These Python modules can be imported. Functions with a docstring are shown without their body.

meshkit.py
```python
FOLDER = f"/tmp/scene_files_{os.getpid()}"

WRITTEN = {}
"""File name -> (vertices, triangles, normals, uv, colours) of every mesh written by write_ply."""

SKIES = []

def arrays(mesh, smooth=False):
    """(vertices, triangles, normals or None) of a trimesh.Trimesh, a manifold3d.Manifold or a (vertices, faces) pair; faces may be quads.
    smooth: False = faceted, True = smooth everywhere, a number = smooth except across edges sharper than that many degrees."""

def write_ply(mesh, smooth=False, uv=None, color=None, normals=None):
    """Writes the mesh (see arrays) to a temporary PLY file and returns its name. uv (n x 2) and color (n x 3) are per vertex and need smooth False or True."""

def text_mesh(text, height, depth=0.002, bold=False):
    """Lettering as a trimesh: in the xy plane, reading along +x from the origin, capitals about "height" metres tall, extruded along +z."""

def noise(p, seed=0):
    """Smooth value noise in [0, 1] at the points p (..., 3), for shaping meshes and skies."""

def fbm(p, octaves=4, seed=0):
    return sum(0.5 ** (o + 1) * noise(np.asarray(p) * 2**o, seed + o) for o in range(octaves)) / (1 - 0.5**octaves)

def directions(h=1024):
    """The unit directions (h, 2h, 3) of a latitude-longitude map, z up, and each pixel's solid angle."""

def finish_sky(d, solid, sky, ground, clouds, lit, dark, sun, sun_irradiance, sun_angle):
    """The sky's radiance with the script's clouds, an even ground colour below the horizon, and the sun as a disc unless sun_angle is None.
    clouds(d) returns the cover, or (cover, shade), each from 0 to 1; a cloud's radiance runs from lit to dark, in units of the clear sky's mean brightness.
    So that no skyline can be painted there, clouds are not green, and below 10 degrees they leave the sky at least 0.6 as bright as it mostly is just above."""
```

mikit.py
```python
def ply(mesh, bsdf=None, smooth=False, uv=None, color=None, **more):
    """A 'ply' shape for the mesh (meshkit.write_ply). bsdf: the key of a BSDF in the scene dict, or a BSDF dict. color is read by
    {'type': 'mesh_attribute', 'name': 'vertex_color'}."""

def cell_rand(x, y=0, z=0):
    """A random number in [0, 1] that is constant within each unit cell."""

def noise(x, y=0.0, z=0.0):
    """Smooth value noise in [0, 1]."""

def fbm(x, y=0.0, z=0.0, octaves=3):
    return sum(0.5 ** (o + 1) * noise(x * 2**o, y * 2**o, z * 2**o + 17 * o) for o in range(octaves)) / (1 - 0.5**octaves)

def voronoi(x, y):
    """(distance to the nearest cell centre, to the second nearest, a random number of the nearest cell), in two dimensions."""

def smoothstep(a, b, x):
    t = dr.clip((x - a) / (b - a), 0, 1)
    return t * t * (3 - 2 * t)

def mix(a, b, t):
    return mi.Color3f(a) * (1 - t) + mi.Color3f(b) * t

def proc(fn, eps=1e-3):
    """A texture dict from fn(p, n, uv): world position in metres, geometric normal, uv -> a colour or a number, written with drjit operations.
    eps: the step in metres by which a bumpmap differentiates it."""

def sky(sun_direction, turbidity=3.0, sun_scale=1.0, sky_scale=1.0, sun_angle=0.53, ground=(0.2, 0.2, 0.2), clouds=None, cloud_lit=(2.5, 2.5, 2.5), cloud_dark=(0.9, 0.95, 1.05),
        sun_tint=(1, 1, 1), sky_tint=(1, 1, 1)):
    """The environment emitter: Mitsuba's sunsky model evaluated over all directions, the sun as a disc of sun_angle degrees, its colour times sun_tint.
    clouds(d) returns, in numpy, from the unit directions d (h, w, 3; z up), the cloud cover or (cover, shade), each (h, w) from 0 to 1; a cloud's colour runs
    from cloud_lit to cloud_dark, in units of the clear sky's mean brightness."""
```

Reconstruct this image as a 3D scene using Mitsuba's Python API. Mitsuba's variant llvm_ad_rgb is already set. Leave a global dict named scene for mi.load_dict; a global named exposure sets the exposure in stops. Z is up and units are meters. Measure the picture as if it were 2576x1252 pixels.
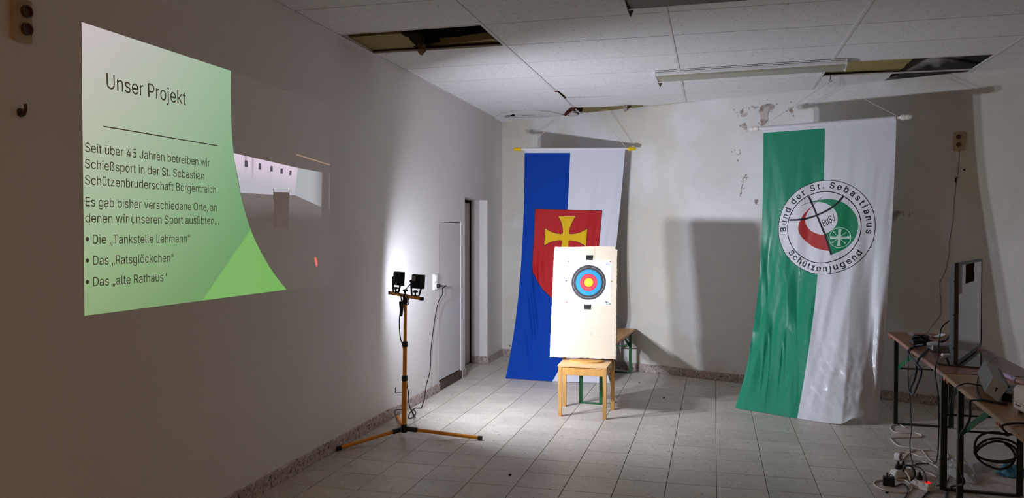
import math
import numpy as np
import trimesh
import mitsuba as mi
import drjit as dr
import mikit
from mikit import proc, noise, fbm, voronoi, cell_rand, smoothstep, mix
from meshkit import text_mesh, noise as vnoise, fbm as vfbm
from shapely.geometry import Polygon, LineString, Point, box as sbox
from shapely import affinity
from shapely.ops import unary_union

T = mi.ScalarTransform4f
scene, labels = {}, {}

# ---------------------------------------------------------------- camera, lamps, exposure
EYE = np.array([0.0, 0.0, 1.545])
YAW, PITCH = 0.2509, -0.0190
FWD = np.array([-math.sin(YAW) * math.cos(PITCH), math.cos(YAW) * math.cos(PITCH), math.sin(PITCH)])
scene['camera'] = {'type': 'perspective', 'fov': 65.905, 'fov_axis': 'x', 'near_clip': 0.05, 'far_clip': 100.0,
                   'to_world': T().look_at(origin=EYE.tolist(), target=(EYE + FWD).tolist(), up=[0, 0, 1])}
exposure = 0.0
LED = (1740.0, 1820.0, 2110.0)        # radiance of the two work-lamp panels, cool white
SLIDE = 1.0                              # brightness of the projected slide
# dim warm fill lamp, added unseen behind the camera
GLOW = (44.0, 24.0, 12.5)

# ---------------------------------------------------------------- room numbers (metres)
XL = -2.6157                 # left wall
HR = 2.9654                  # suspended ceiling
WA, WB = 8.618, -0.405       # back wall: y = WA + WB * x
FX, FY, FS = 0.0191, 4.6646, 0.3      # floor grid
CX, CY, CM = -1.5365, 5.1726, 0.6149  # ceiling grid: bars every 2 CM, panel rows every CM
XR, YF = 4.6, -2.2           # right wall and the wall behind the camera, both out of the picture
TB = np.array([1.0, WB, 0.0]) / math.hypot(1, WB)       # along the back wall
NB = np.array([WB, -1.0, 0.0]) / math.hypot(1, WB)      # into the room
ROOM = Polygon([(XL, YF), (XR, YF), (XR, WA + WB * XR), (XL, WA + WB * XL)])


def wy(x):
    return WA + WB * x


def seen(p, m=0.0):
    d = np.asarray(p, float) - EYE
    f = d @ FWD
    if f < 0.3:
        return False
    r = np.array([math.cos(YAW), math.sin(YAW), 0])
    u = np.cross(r, FWD)
    return abs(d @ r / f) < 0.648 + m and abs(d @ u / f) < 0.315 + m


# ---------------------------------------------------------------- mesh helpers
def cat(*ms):
    return trimesh.util.concatenate([m for m in ms if m is not None])


def cbox(size, b=0.002, at=(0, 0, 0)):
    """box with chamfered edges"""
    h = np.asarray(size, float) / 2
    b = min(b, h.min() * 0.9)
    pts = []
    for sx in (-1, 1):
        for sy in (-1, 1):
            for sz in (-1, 1):
                s = np.array([sx, sy, sz])
                for k in range(3):
                    q = h - b
                    q[k] = h[k]
                    pts.append(s * q)
    m = trimesh.Trimesh(np.array(pts)).convex_hull
    m.apply_translation(at)
    return m


def hull(pts):
    return trimesh.Trimesh(np.asarray(pts, float)).convex_hull


def rotz(m, a):
    m = m.copy()
    m.apply_transform(trimesh.transformations.rotation_matrix(a, [0, 0, 1]))
    return m


def rot(m, a, axis, at=(0, 0, 0)):
    m = m.copy()
    m.apply_transform(trimesh.transformations.rotation_matrix(a, axis, at))
    return m


def mv(m, *at):
    m = m.copy()
    m.apply_translation(at if len(at) == 3 else at[0])
    return m


def frame(m, o, x, y, z):
    """put a mesh into the frame with origin o and axes x, y, z"""
    m = m.copy()
    M = np.eye(4)
    M[:3, 0], M[:3, 1], M[:3, 2], M[:3, 3] = x, y, z, o
    m.apply_transform(M)
    return m


def rod(p, q, r, n=14):
    return trimesh.creation.cylinder(r, segment=[p, q], sections=n)


def bar(p, q, w, t, up=(0, 0, 1), b=0.001):
    """rectangular bar from p to q, w wide across, t thick along up"""
    p, q, up = (np.asarray(v, float) for v in (p, q, up))
    d = q - p
    L = np.linalg.norm(d)
    d /= L
    s = np.cross(up, d)
    s /= np.linalg.norm(s)
    return frame(cbox((L, w, t), b), (p + q) / 2, d, s, np.cross(d, s))


def spline(pts, n=8):
    p = np.asarray(pts, float)
    p = np.vstack([2 * p[0] - p[1], p, 2 * p[-1] - p[-2]])
    out = []
    for i in range(1, len(p) - 2):
        for t in np.arange(n) / n:
            a, b, c, d = p[i - 1:i + 3]
            out.append(0.5 * (2 * b + (c - a) * t + (2 * a - 5 * b + 4 * c - d) * t * t + (3 * b - a - 3 * c + d) * t ** 3))
    out.append(p[-2])
    return np.array(out)


def tube(pts, r, sides=8, n=8, smooth=True):
    p = spline(pts, n) if smooth else np.asarray(pts, float)
    t = np.gradient(p, axis=0)
    t /= np.linalg.norm(t, axis=1, keepdims=True) + 1e-12
    a = np.cross(t[0], [0, 0, 1.0] if abs(t[0][2]) < 0.9 else [1.0, 0, 0])
    A = []
    for k in range(len(p)):
        a = a - t[k] * (a @ t[k])
        a /= np.linalg.norm(a) + 1e-12
        A.append(a)
    A = np.array(A)
    B = np.cross(t, A)
    g = np.arange(sides) * 2 * np.pi / sides
    v = p[:, None] + r * (np.cos(g)[None, :, None] * A[:, None] + np.sin(g)[None, :, None] * B[:, None])
    i, j = np.meshgrid(np.arange(len(p) - 1), np.arange(sides), indexing='ij')
    q = np.stack([i * sides + j, i * sides + (j + 1) % sides, (i + 1) * sides + (j + 1) % sides, (i + 1) * sides + j], -1).reshape(-1, 4)
    v = v.reshape(-1, 3)
    f = np.vstack([q[:, [0, 1, 2]], q[:, [0, 2, 3]]])
    n0 = len(v)
    v = np.vstack([v, p[:1], p[-1:]])
    k = np.arange(sides)
    f = np.vstack([f, np.stack([k * 0 + n0, (k + 1) % sides, k], 1), np.stack([k * 0 + n0 + 1, n0 - sides + k, n0 - sides + (k + 1) % sides], 1)])
    m = trimesh.Trimesh(v, f, process=False)
    return m


def lathe(profile, n=24):
    return trimesh.creation.revolve(np.asarray(profile, float), sections=n)


def extr(poly, h, z=0.0):
    ps = [g for g in getattr(poly, 'geoms', [poly]) if g.area > 1e-9]
    m = trimesh.util.concatenate([trimesh.creation.extrude_polygon(g, h, engine='earcut') for g in ps])
    m.apply_translation([0, 0, z])
    return m


def tri2d(poly):
    """flat triangulation of a polygon: (n x 2 vertices, faces)"""
    V, F, n = [], [], 0
    for g in getattr(poly, 'geoms', [poly]):
        if g.geom_type != 'Polygon' or g.area < 1e-10:
            continue
        v, f = trimesh.creation.triangulate_polygon(g, engine='earcut')
        V.append(v)
        F.append(f + n)
        n += len(v)
    return np.vstack(V), np.vstack(F)


def glyphs(text, h, bold=False):
    """flat triangulation of lettering, capitals h tall, origin at the baseline's start"""
    m = text_mesh(text, h, 0.002, bold)
    f = m.faces[m.face_normals[:, 2] > 0.9]
    v = np.asarray(m.vertices)[:, :2]
    used, inv = np.unique(f, return_inverse=True)
    return v[used], inv.reshape(-1, 3)


_count = {}


def key(parent, name):
    base = f'{parent}__{name}' if parent else name
    n = _count.get(base, 0)
    _count[base] = n + 1
    return base if n == 0 else f'{base}_{n:03d}'


def put(parent, name, mesh, mat, smooth=30, label=None, category=None, group=None, kind=None, **more):
    k = key(parent, name)
    scene[k] = mikit.ply(mesh, mat, smooth, **more)
    tag(k, label, category, group, kind)
    return k


def tag(k, label=None, category=None, group=None, kind=None):
    d = {a: b for a, b in (('label', label), ('category', category), ('group', group), ('kind', kind)) if b}
    if d:
        labels[k] = d
    return k


def thing(name, label, category, group=None):
    return tag(key(None, name), label, category, group)


# ---------------------------------------------------------------- materials
def rgb(c):
    """sRGB 0..255 to a linear colour"""
    c = np.asarray(c, float) / 255
    return np.where(c < 0.04045, c / 12.92, ((c + 0.055) / 1.055) ** 2.4).tolist()


def diffuse(name, c):
    scene[name] = {'type': 'twosided', 'bsdf': {'type': 'diffuse', 'reflectance': c if isinstance(c, dict) else {'type': 'rgb', 'value': rgb(c)}}}


def gloss(name, c, rough=0.4, metal=0.0, spec=0.5, **more):
    scene[name] = {'type': 'twosided', 'bsdf': {'type': 'principled', 'base_color': c if isinstance(c, dict) else {'type': 'rgb', 'value': rgb(c)},
                                                'roughness': rough, 'metallic': metal, 'specular': spec, **more}}


def bumped(name, c, height, eps, rough=0.5, spec=0.4):
    scene[name] = {'type': 'twosided', 'bsdf': {'type': 'bumpmap', 'arbitrary': proc(height, eps), 'scale': 1.0,
                   'bsdf': {'type': 'principled', 'base_color': c, 'roughness': rough, 'specular': spec}}}


def wall_left_colour(p, n, uv):
    a = fbm(p.x * 3, p.y * 3, p.z * 3, 4)
    return mix((0.765, 0.745, 0.725), (0.805, 0.785, 0.77), a)


def wall_back_colour(p, n, uv):
    t = p.x
    big = fbm(t * 1.1 + 3, p.z * 1.3, 2.0, 4)
    fine = fbm(t * 14, p.z * 14, 1.0, 3)
    c = mix((0.66, 0.66, 0.64), (0.76, 0.76, 0.755), smoothstep(0.3, 0.7, big))
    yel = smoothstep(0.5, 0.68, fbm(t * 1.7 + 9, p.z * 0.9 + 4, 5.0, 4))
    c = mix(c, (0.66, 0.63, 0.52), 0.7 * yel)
    # a coat of old yellowed paint by the left corner, with a ragged outline
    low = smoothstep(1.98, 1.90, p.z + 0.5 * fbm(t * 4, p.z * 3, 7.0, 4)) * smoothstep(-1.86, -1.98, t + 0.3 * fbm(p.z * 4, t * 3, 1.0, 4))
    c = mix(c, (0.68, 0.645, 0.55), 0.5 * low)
    return c * (0.97 + 0.06 * fine)


def panel_colour(p, n, uv):
    tone = 0.97 + 0.05 * cell_rand(dr.floor((p.x - CX) / (2 * CM)), dr.floor((p.y - CY) / CM), 3)
    w = noise(p.x * 60, p.y * 26, 1.0)
    pit = smoothstep(0.07, 0.03, dr.abs(noise(p.x * 120, p.y * 75, 5.0) - 0.5)) * smoothstep(0.70, 0.77, noise(p.x * 80, p.y * 64, 6.0))
    return mix((0.60, 0.60, 0.60), (0.64, 0.64, 0.64), w) * tone * (1 - 0.5 * pit)


def floor_colour(p, n, uv):
    i, j = dr.floor((p.x - FX) / FS), dr.floor((p.y - FY) / FS)
    r1, r2 = cell_rand(i, j, 1), cell_rand(i, j, 2)
    ox, oy = p.x + r1 * 37, p.y + r2 * 53
    c = mix((0.42, 0.39, 0.335), (0.505, 0.47, 0.41), fbm(ox * 7, oy * 7, 1.0, 3))
    c = c * (0.93 + 0.14 * r1)
    c = mix(c, (0.47, 0.41, 0.37), 0.35 * smoothstep(0.6, 1.0, r2))
    worm = smoothstep(0.05, 0.022, dr.abs(noise(ox * 56, oy * 56, 3.0) - 0.5)) * smoothstep(0.60, 0.68, noise(ox * 46 + 5, oy * 46, 8.0))
    light = smoothstep(0.05, 0.022, dr.abs(noise(ox * 46 + 9, oy * 46, 13.0) - 0.5)) * smoothstep(0.62, 0.70, noise(ox * 46, oy * 46 + 4, 18.0))
    c = mix(c, (0.16, 0.13, 0.115), 0.62 * worm)
    c = mix(c, (0.62, 0.58, 0.54), 0.6 * light)
    dust = fbm(p.x * 2.2, p.y * 2.2, 4.0, 4)
    return c * (0.9 + 0.2 * dust)


def skirting_colour(p, n, uv):
    s = p.x * 1.9 + p.y
    c = mix((0.36, 0.29, 0.255), (0.46, 0.39, 0.345), fbm(s * 9, p.z * 9, 1.0, 3))
    chip = smoothstep(0.62, 0.72, noise(s * 66, p.z * 75, 3.0))
    light = smoothstep(0.64, 0.74, noise(s * 60 + 5, p.z * 70, 7.0))
    hole = smoothstep(0.78, 0.84, noise(s * 80, p.z * 90 + 4, 9.0))
    c = mix(c, (0.60, 0.54, 0.49), 0.6 * light)
    c = mix(c, (0.22, 0.15, 0.125), 0.45 * chip)
    return mix(c, (0.04, 0.03, 0.025), 0.9 * hole)


def deck_colour(p, n, uv):
    a = fbm(p.x * 3.5, p.y * 3.5, p.z * 5, 4)
    c = mix((0.06, 0.055, 0.047), (0.40, 0.375, 0.36), smoothstep(0.36, 0.58, a))
    rust = smoothstep(0.66, 0.74, fbm(p.x * 5 + 3, p.y * 5, 7.0, 3))
    return mix(c, (0.13, 0.05, 0.025), 0.8 * rust)


def wool_colour(p, n, uv):
    a = fbm(p.x * 18, p.y * 18, p.z * 18, 4)
    return mix((0.30, 0.245, 0.10), (0.41, 0.35, 0.165), a)


def board_colour(p, n, uv):
    a = fbm(p.x * 40, p.z * 40, p.y * 40, 3)
    c = mix((0.60, 0.525, 0.395), (0.65, 0.575, 0.45), a)
    crease = smoothstep(0.012, 0.0, dr.abs(p.x + 1.02 + 0.05 * noise(p.z * 3, 1.0, 1.0))) * smoothstep(1.25, 1.3, p.z)
    return c * (1 - 0.2 * crease)


def wood(a, b, scale, along):
    def fn(p, n, uv):
        s, t = (p.x, p.y) if along == 'y' else ((p.z, p.x + p.y) if along == 'x' else (p.x + p.y, p.z))
        g = fbm(s * scale + 2.5 * noise(t * 1.3, s * 4, 3.0), t * scale * 0.045, p.z * 3, 4)
        f = noise(s * scale * 7, t * 3.0, 2.0)
        return mix(a, b, smoothstep(0.25, 0.75, g)) * (0.92 + 0.12 * f)
    return fn


def plaster_colour(p, n, uv):
    a = fbm(p.x * 22, p.z * 22, p.y * 22, 4)
    return mix((0.25, 0.20, 0.175), (0.54, 0.485, 0.45), smoothstep(0.25, 0.75, a))


def cloth_weave(c1, c2, split, w):
    """two dyed halves along the width of a flag (uv.x across), with the weave's grain"""
    def fn(p, n, uv):
        g = 0.96 + 0.08 * noise(uv.x * 260, uv.y * 560, 1.0)
        edge = smoothstep(split - 0.0012, split + 0.0012, uv.x)
        top = smoothstep(w + 0.0006, w - 0.0006, uv.y)
        return mix(mix(c1, c2, edge), c2, top) * g
    return fn


diffuse('wall_paint', proc(wall_left_colour))
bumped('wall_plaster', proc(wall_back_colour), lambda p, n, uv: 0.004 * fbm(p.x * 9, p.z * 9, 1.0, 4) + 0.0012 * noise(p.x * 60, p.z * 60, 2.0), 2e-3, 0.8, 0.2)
diffuse('rear_paint', (202, 176, 146))
bumped('ceiling_panel', proc(panel_colour), lambda p, n, uv: 0.0006 * noise(p.x * 130, p.y * 90, 5.0), 2e-3, 0.85, 0.15)
diffuse('bar_white', (214, 213, 212))
diffuse('deck', proc(deck_colour))
diffuse('wool', proc(wool_colour))
diffuse('wool_pale', (148, 134, 96))
diffuse('void_dark', (38, 33, 28))
diffuse('wool_brown', (112, 88, 66))
gloss('wire_grey', (62, 56, 50), 0.5, 0, 0.3)
diffuse('rust', (92, 52, 44))
gloss('tile', proc(floor_colour), 0.42, 0, 0.42)
diffuse('grout', (66, 58, 52))
gloss('skirting', proc(skirting_colour), 0.45, 0, 0.35)
diffuse('bare_plaster', proc(plaster_colour))
diffuse('board_foam', proc(board_colour))
gloss('paper', (205, 206, 212), 0.7, 0, 0.2)
gloss('ink_black', (30, 30, 32), 0.5, 0, 0.3)
gloss('ink_ring', (46, 45, 47), 0.5, 0, 0.3)
diffuse('ink_grey', (150, 150, 152))
gloss('ink_blue', (14, 132, 196), 0.5, 0, 0.3)
gloss('ink_red', (205, 42, 56), 0.5, 0, 0.3)
gloss('ink_yellow', (244, 205, 4), 0.5, 0, 0.3)
gloss('tape_black', (16, 17, 16), 0.4, 0, 0.4)
gloss('beech', proc(wood((0.52, 0.27, 0.07), (0.64, 0.36, 0.11), 26, 'z')), 0.35, 0, 0.45)
gloss('beech_seat', proc(wood((0.60, 0.37, 0.16), (0.70, 0.46, 0.22), 26, 'x')), 0.35, 0, 0.45)
gloss('bench_wood', proc(wood((0.40, 0.20, 0.075), (0.52, 0.28, 0.115), 24, 'y')), 0.4, 0, 0.45)
gloss('table_red', proc(wood((0.20, 0.085, 0.057), (0.27, 0.12, 0.082), 24, 'y')), 0.35, 0, 0.5)
gloss('table_orange', proc(wood((0.29, 0.165, 0.075), (0.38, 0.23, 0.11), 24, 'y')), 0.38, 0, 0.5)
gloss('batten_red', (150, 60, 40), 0.5, 0, 0.3)
gloss('steel_green', (26, 92, 50), 0.35, 0, 0.5)
gloss('steel_dark', (22, 34, 27), 0.4, 0, 0.5)
gloss('stand_orange', (226, 148, 34), 0.35, 0, 0.5)
gloss('plastic_black', (18, 18, 19), 0.42, 0, 0.5)
gloss('lamp_black', (13, 13, 14), 0.5, 0, 0.4)
gloss('plastic_white', (222, 222, 220), 0.35, 0, 0.5)
gloss('plastic_ivory', (178, 160, 128), 0.4, 0, 0.4)
gloss('socket_brown', (84, 60, 44), 0.4, 0, 0.4)
gloss('steel', (170, 170, 170), 0.3, 1.0)
gloss('cable_black', (17, 16, 17), 0.45, 0, 0.4)
gloss('cable_blue', (20, 22, 46), 0.4, 0, 0.4)
gloss('cable_white', (206, 198, 186), 0.45, 0, 0.4)
gloss('label_grey', (150, 150, 146), 0.5, 0, 0.3)
gloss('rod_white', (226, 222, 216), 0.3, 0, 0.5)
gloss('finial_yellow', (226, 190, 6), 0.25, 0, 0.6)
diffuse('cord_white', (214, 206, 192))
gloss('hatch_paint', (200, 197, 196), 0.5, 0, 0.35)
gloss('kick_brown', (70, 52, 44), 0.5, 0, 0.3)
gloss('door_grey', (176, 164, 152), 0.45, 0, 0.35)
gloss('fixture_white', (214, 214, 214), 0.4, 0, 0.4)
gloss('fixture_cover', (152, 148, 132), 0.4, 0, 0.4)
gloss('fixture_shade_dark', (74, 66, 58), 0.45, 0, 0.4)  # seam and clip tone; also paints the near batten as if in shade
gloss('tv_screen', (16, 15, 19), 0.03, 0, 1.0, clearcoat=1.0, clearcoat_gloss=1.0)
gloss('tv_back', (38, 40, 44), 0.45, 0, 0.45)
gloss('silver_box', (132, 130, 130), 0.35, 0.3, 0.5)
gloss('case_grey', (92, 90, 88), 0.4, 0, 0.4)
diffuse('screen_brown', (58, 40, 36))
gloss('pen_lilac', (196, 178, 214), 0.35, 0, 0.5)
gloss('pen_pink', (186, 140, 126), 0.4, 0, 0.5)
gloss('grey_plate', (186, 206, 226), 0.4, 0, 0.4)
scene['bag_clear'] = {'type': 'principledthin', 'base_color': {'type': 'rgb', 'value': [0.72, 0.72, 0.74]}, 'roughness': 0.35, 'diff_trans': 0.9, 'spec_trans': 0.35, 'eta': 1.4}
scene['bag_blue'] = {'type': 'principledthin', 'base_color': {'type': 'rgb', 'value': [0.10, 0.28, 0.38]}, 'roughness': 0.4, 'diff_trans': 0.5, 'eta': 1.4}
scene['led_red_glass'] = {'type': 'twosided', 'bsdf': {'type': 'diffuse', 'reflectance': {'type': 'rgb', 'value': [0.8, 0.03, 0.02]}}}
diffuse('slide_ink', (176, 178, 170))
gloss('flag_blue_white', proc(cloth_weave((0.002, 0.045, 0.33), (0.66, 0.68, 0.75), 0.462, 0.016)), 0.7, 0, 0.12)
gloss('flag_red', (176, 26, 32), 0.6, 0, 0.25)
gloss('flag_gold', (222, 180, 8), 0.6, 0, 0.25)
gloss('flag_green_white', proc(cloth_weave((0.006, 0.24, 0.135), (0.66, 0.69, 0.73), 0.487, 0.016)), 0.30, 0, 0.7, sheen=0.3)
gloss('satin_white', (216, 216, 222), 0.4, 0, 0.5)
gloss('satin_black', (20, 22, 30), 0.45, 0, 0.4)
gloss('satin_red', (172, 44, 44), 0.4, 0, 0.5)
gloss('satin_green', (14, 128, 86), 0.38, 0, 0.5)
gloss('satin_pale', (196, 220, 206), 0.4, 0, 0.5)

# ---------------------------------------------------------------- floor
D0, D1, DH = 8.152, 9.028, 1.945         # door opening in the left wall: y from, y to, head height
FLOOR = ROOM.union(sbox(XL - 0.29, D0 + 0.001, XL + 0.01, D1 - 0.001))
base = extr(FLOOR, 0.10, -0.106)
put(None, 'floor', base, 'grout', False, kind='structure', label='floor of square beige terrazzo tiles with dark worm-like chips')
tile_full = cbox((FS - 0.0035, FS - 0.0035, 0.02), 0.0012)
tile_ply = mikit.ply(tile_full, 'tile', False)
cells = []
rng = np.random.default_rng(5)
for i in range(math.floor((XL - 0.3 - FX) / FS), math.ceil((XR - FX) / FS)):
    for j in range(math.floor((YF - FY) / FS), math.ceil((wy(XL) - FY) / FS)):
        x0, y0 = FX + i * FS, FY + j * FS
        q = sbox(x0 + 0.0017, y0 + 0.0017, x0 + FS - 0.0017, y0 + FS - 0.0017)
        g = q.intersection(FLOOR.buffer(-0.003))
        if g.geom_type != 'Polygon':
            g = max(getattr(g, 'geoms', [g]), key=lambda x: x.area)
        if g.is_empty or g.area < 1e-4:
            continue
        c = np.array([x0 + FS / 2, y0 + FS / 2, 0])
        cells.append((0 if seen(c, 0.06) else 1, np.linalg.norm(c - EYE), x0, y0, g, g.area > q.area - 1e-6))
cells.sort(key=lambda c: c[:2])
rest = []
for n, (out, dist, x0, y0, g, whole) in enumerate(cells):
    dz = -0.0102 + 0.0006 * rng.random()
    if out or n >= 300:
        rest.append(mv(tile_full, x0 + FS / 2, y0 + FS / 2, dz) if whole else extr(g, 0.02, dz - 0.01))
        continue
    k = key('floor', 'tile')
    if whole:
        tw = T().translate([x0 + FS / 2, y0 + FS / 2, dz]).rotate([1, 0, 0], float(rng.normal(0, 0.05))).rotate([0, 1, 0], float(rng.normal(0, 0.05)))
        scene[k] = {**tile_ply, 'to_world': tw}
    else:
        scene[k] = mikit.ply(extr(g, 0.02, dz - 0.01), 'tile', False)
k = put('floor', 'tile_field', cat(*rest), 'tile', False, kind='stuff')

# ---------------------------------------------------------------- left wall, with its door recess and hatch
H0, H1, HZ0, HZ1 = 7.318, 8.018, 0.095, 1.668   # hatch
YB = wy(XL)
W = sbox(YF - 0.2, -0.1, YB + 0.35, 3.42).difference(sbox(D0, -0.2, D1, DH)).difference(sbox(H0, HZ0 - 0.09, H1, HZ1))
AX = (np.array([0, 1.0, 0]), np.array([0, 0, 1.0]), np.array([1.0, 0, 0]))
wl = frame(extr(W, 0.30), (XL - 0.30, 0, 0), *AX)
put(None, 'wall_left', wl, 'wall_paint', False, kind='structure', label='long grey-white painted left wall')
# back of the hatch niche
put('wall_left', 'niche_back', mv(cbox((0.02, H1 - H0, HZ1), 0.001), XL - 0.05, (H0 + H1) / 2, HZ1 / 2), 'wall_paint', False)
# ---------------------------------------------------------------- back wall
BX = (TB, np.array([0, 0, 1.0]), -NB)
C0 = np.array([XL, YB, 0.0])
wb = frame(extr(sbox(-0.4, -0.1, 9.0, 3.42), 0.25), C0, *BX)
wb.fix_normals()
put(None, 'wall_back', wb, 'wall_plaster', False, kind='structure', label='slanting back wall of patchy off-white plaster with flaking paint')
put(None, 'wall_right', mv(cbox((0.2, 12.5, 3.6), 0.001), XR + 0.1, 3.6, 1.6), 'rear_paint', False, kind='structure')
put(None, 'wall_rear', mv(cbox((8.0, 0.2, 3.6), 0.001), 1.0, YF - 0.1, 1.6), 'rear_paint', False, kind='structure')


def onback(t, z, off=0.0):
    return C0 + TB * t + np.array([0, 0, z]) + NB * off


def backt(x, y):
    return float((np.array([x, y, 0]) - C0) @ TB)


# patches where paint and plaster have come off: shallow bodies with ragged outlines on the back wall
prng = np.random.default_rng(11)


def ragged(cx, cz, pts, jit=0.1, n=7):
    p = np.array(pts + pts[:1], float)
    out = []
    for a, b in zip(p[:-1], p[1:]):
        L = np.linalg.norm(b - a)
        for t in np.arange(n) / n:
            out.append(a + (b - a) * t + prng.normal(0, jit * L / n, 2))
    return Polygon(np.array(out) + [cx, cz]).buffer(0)


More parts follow.
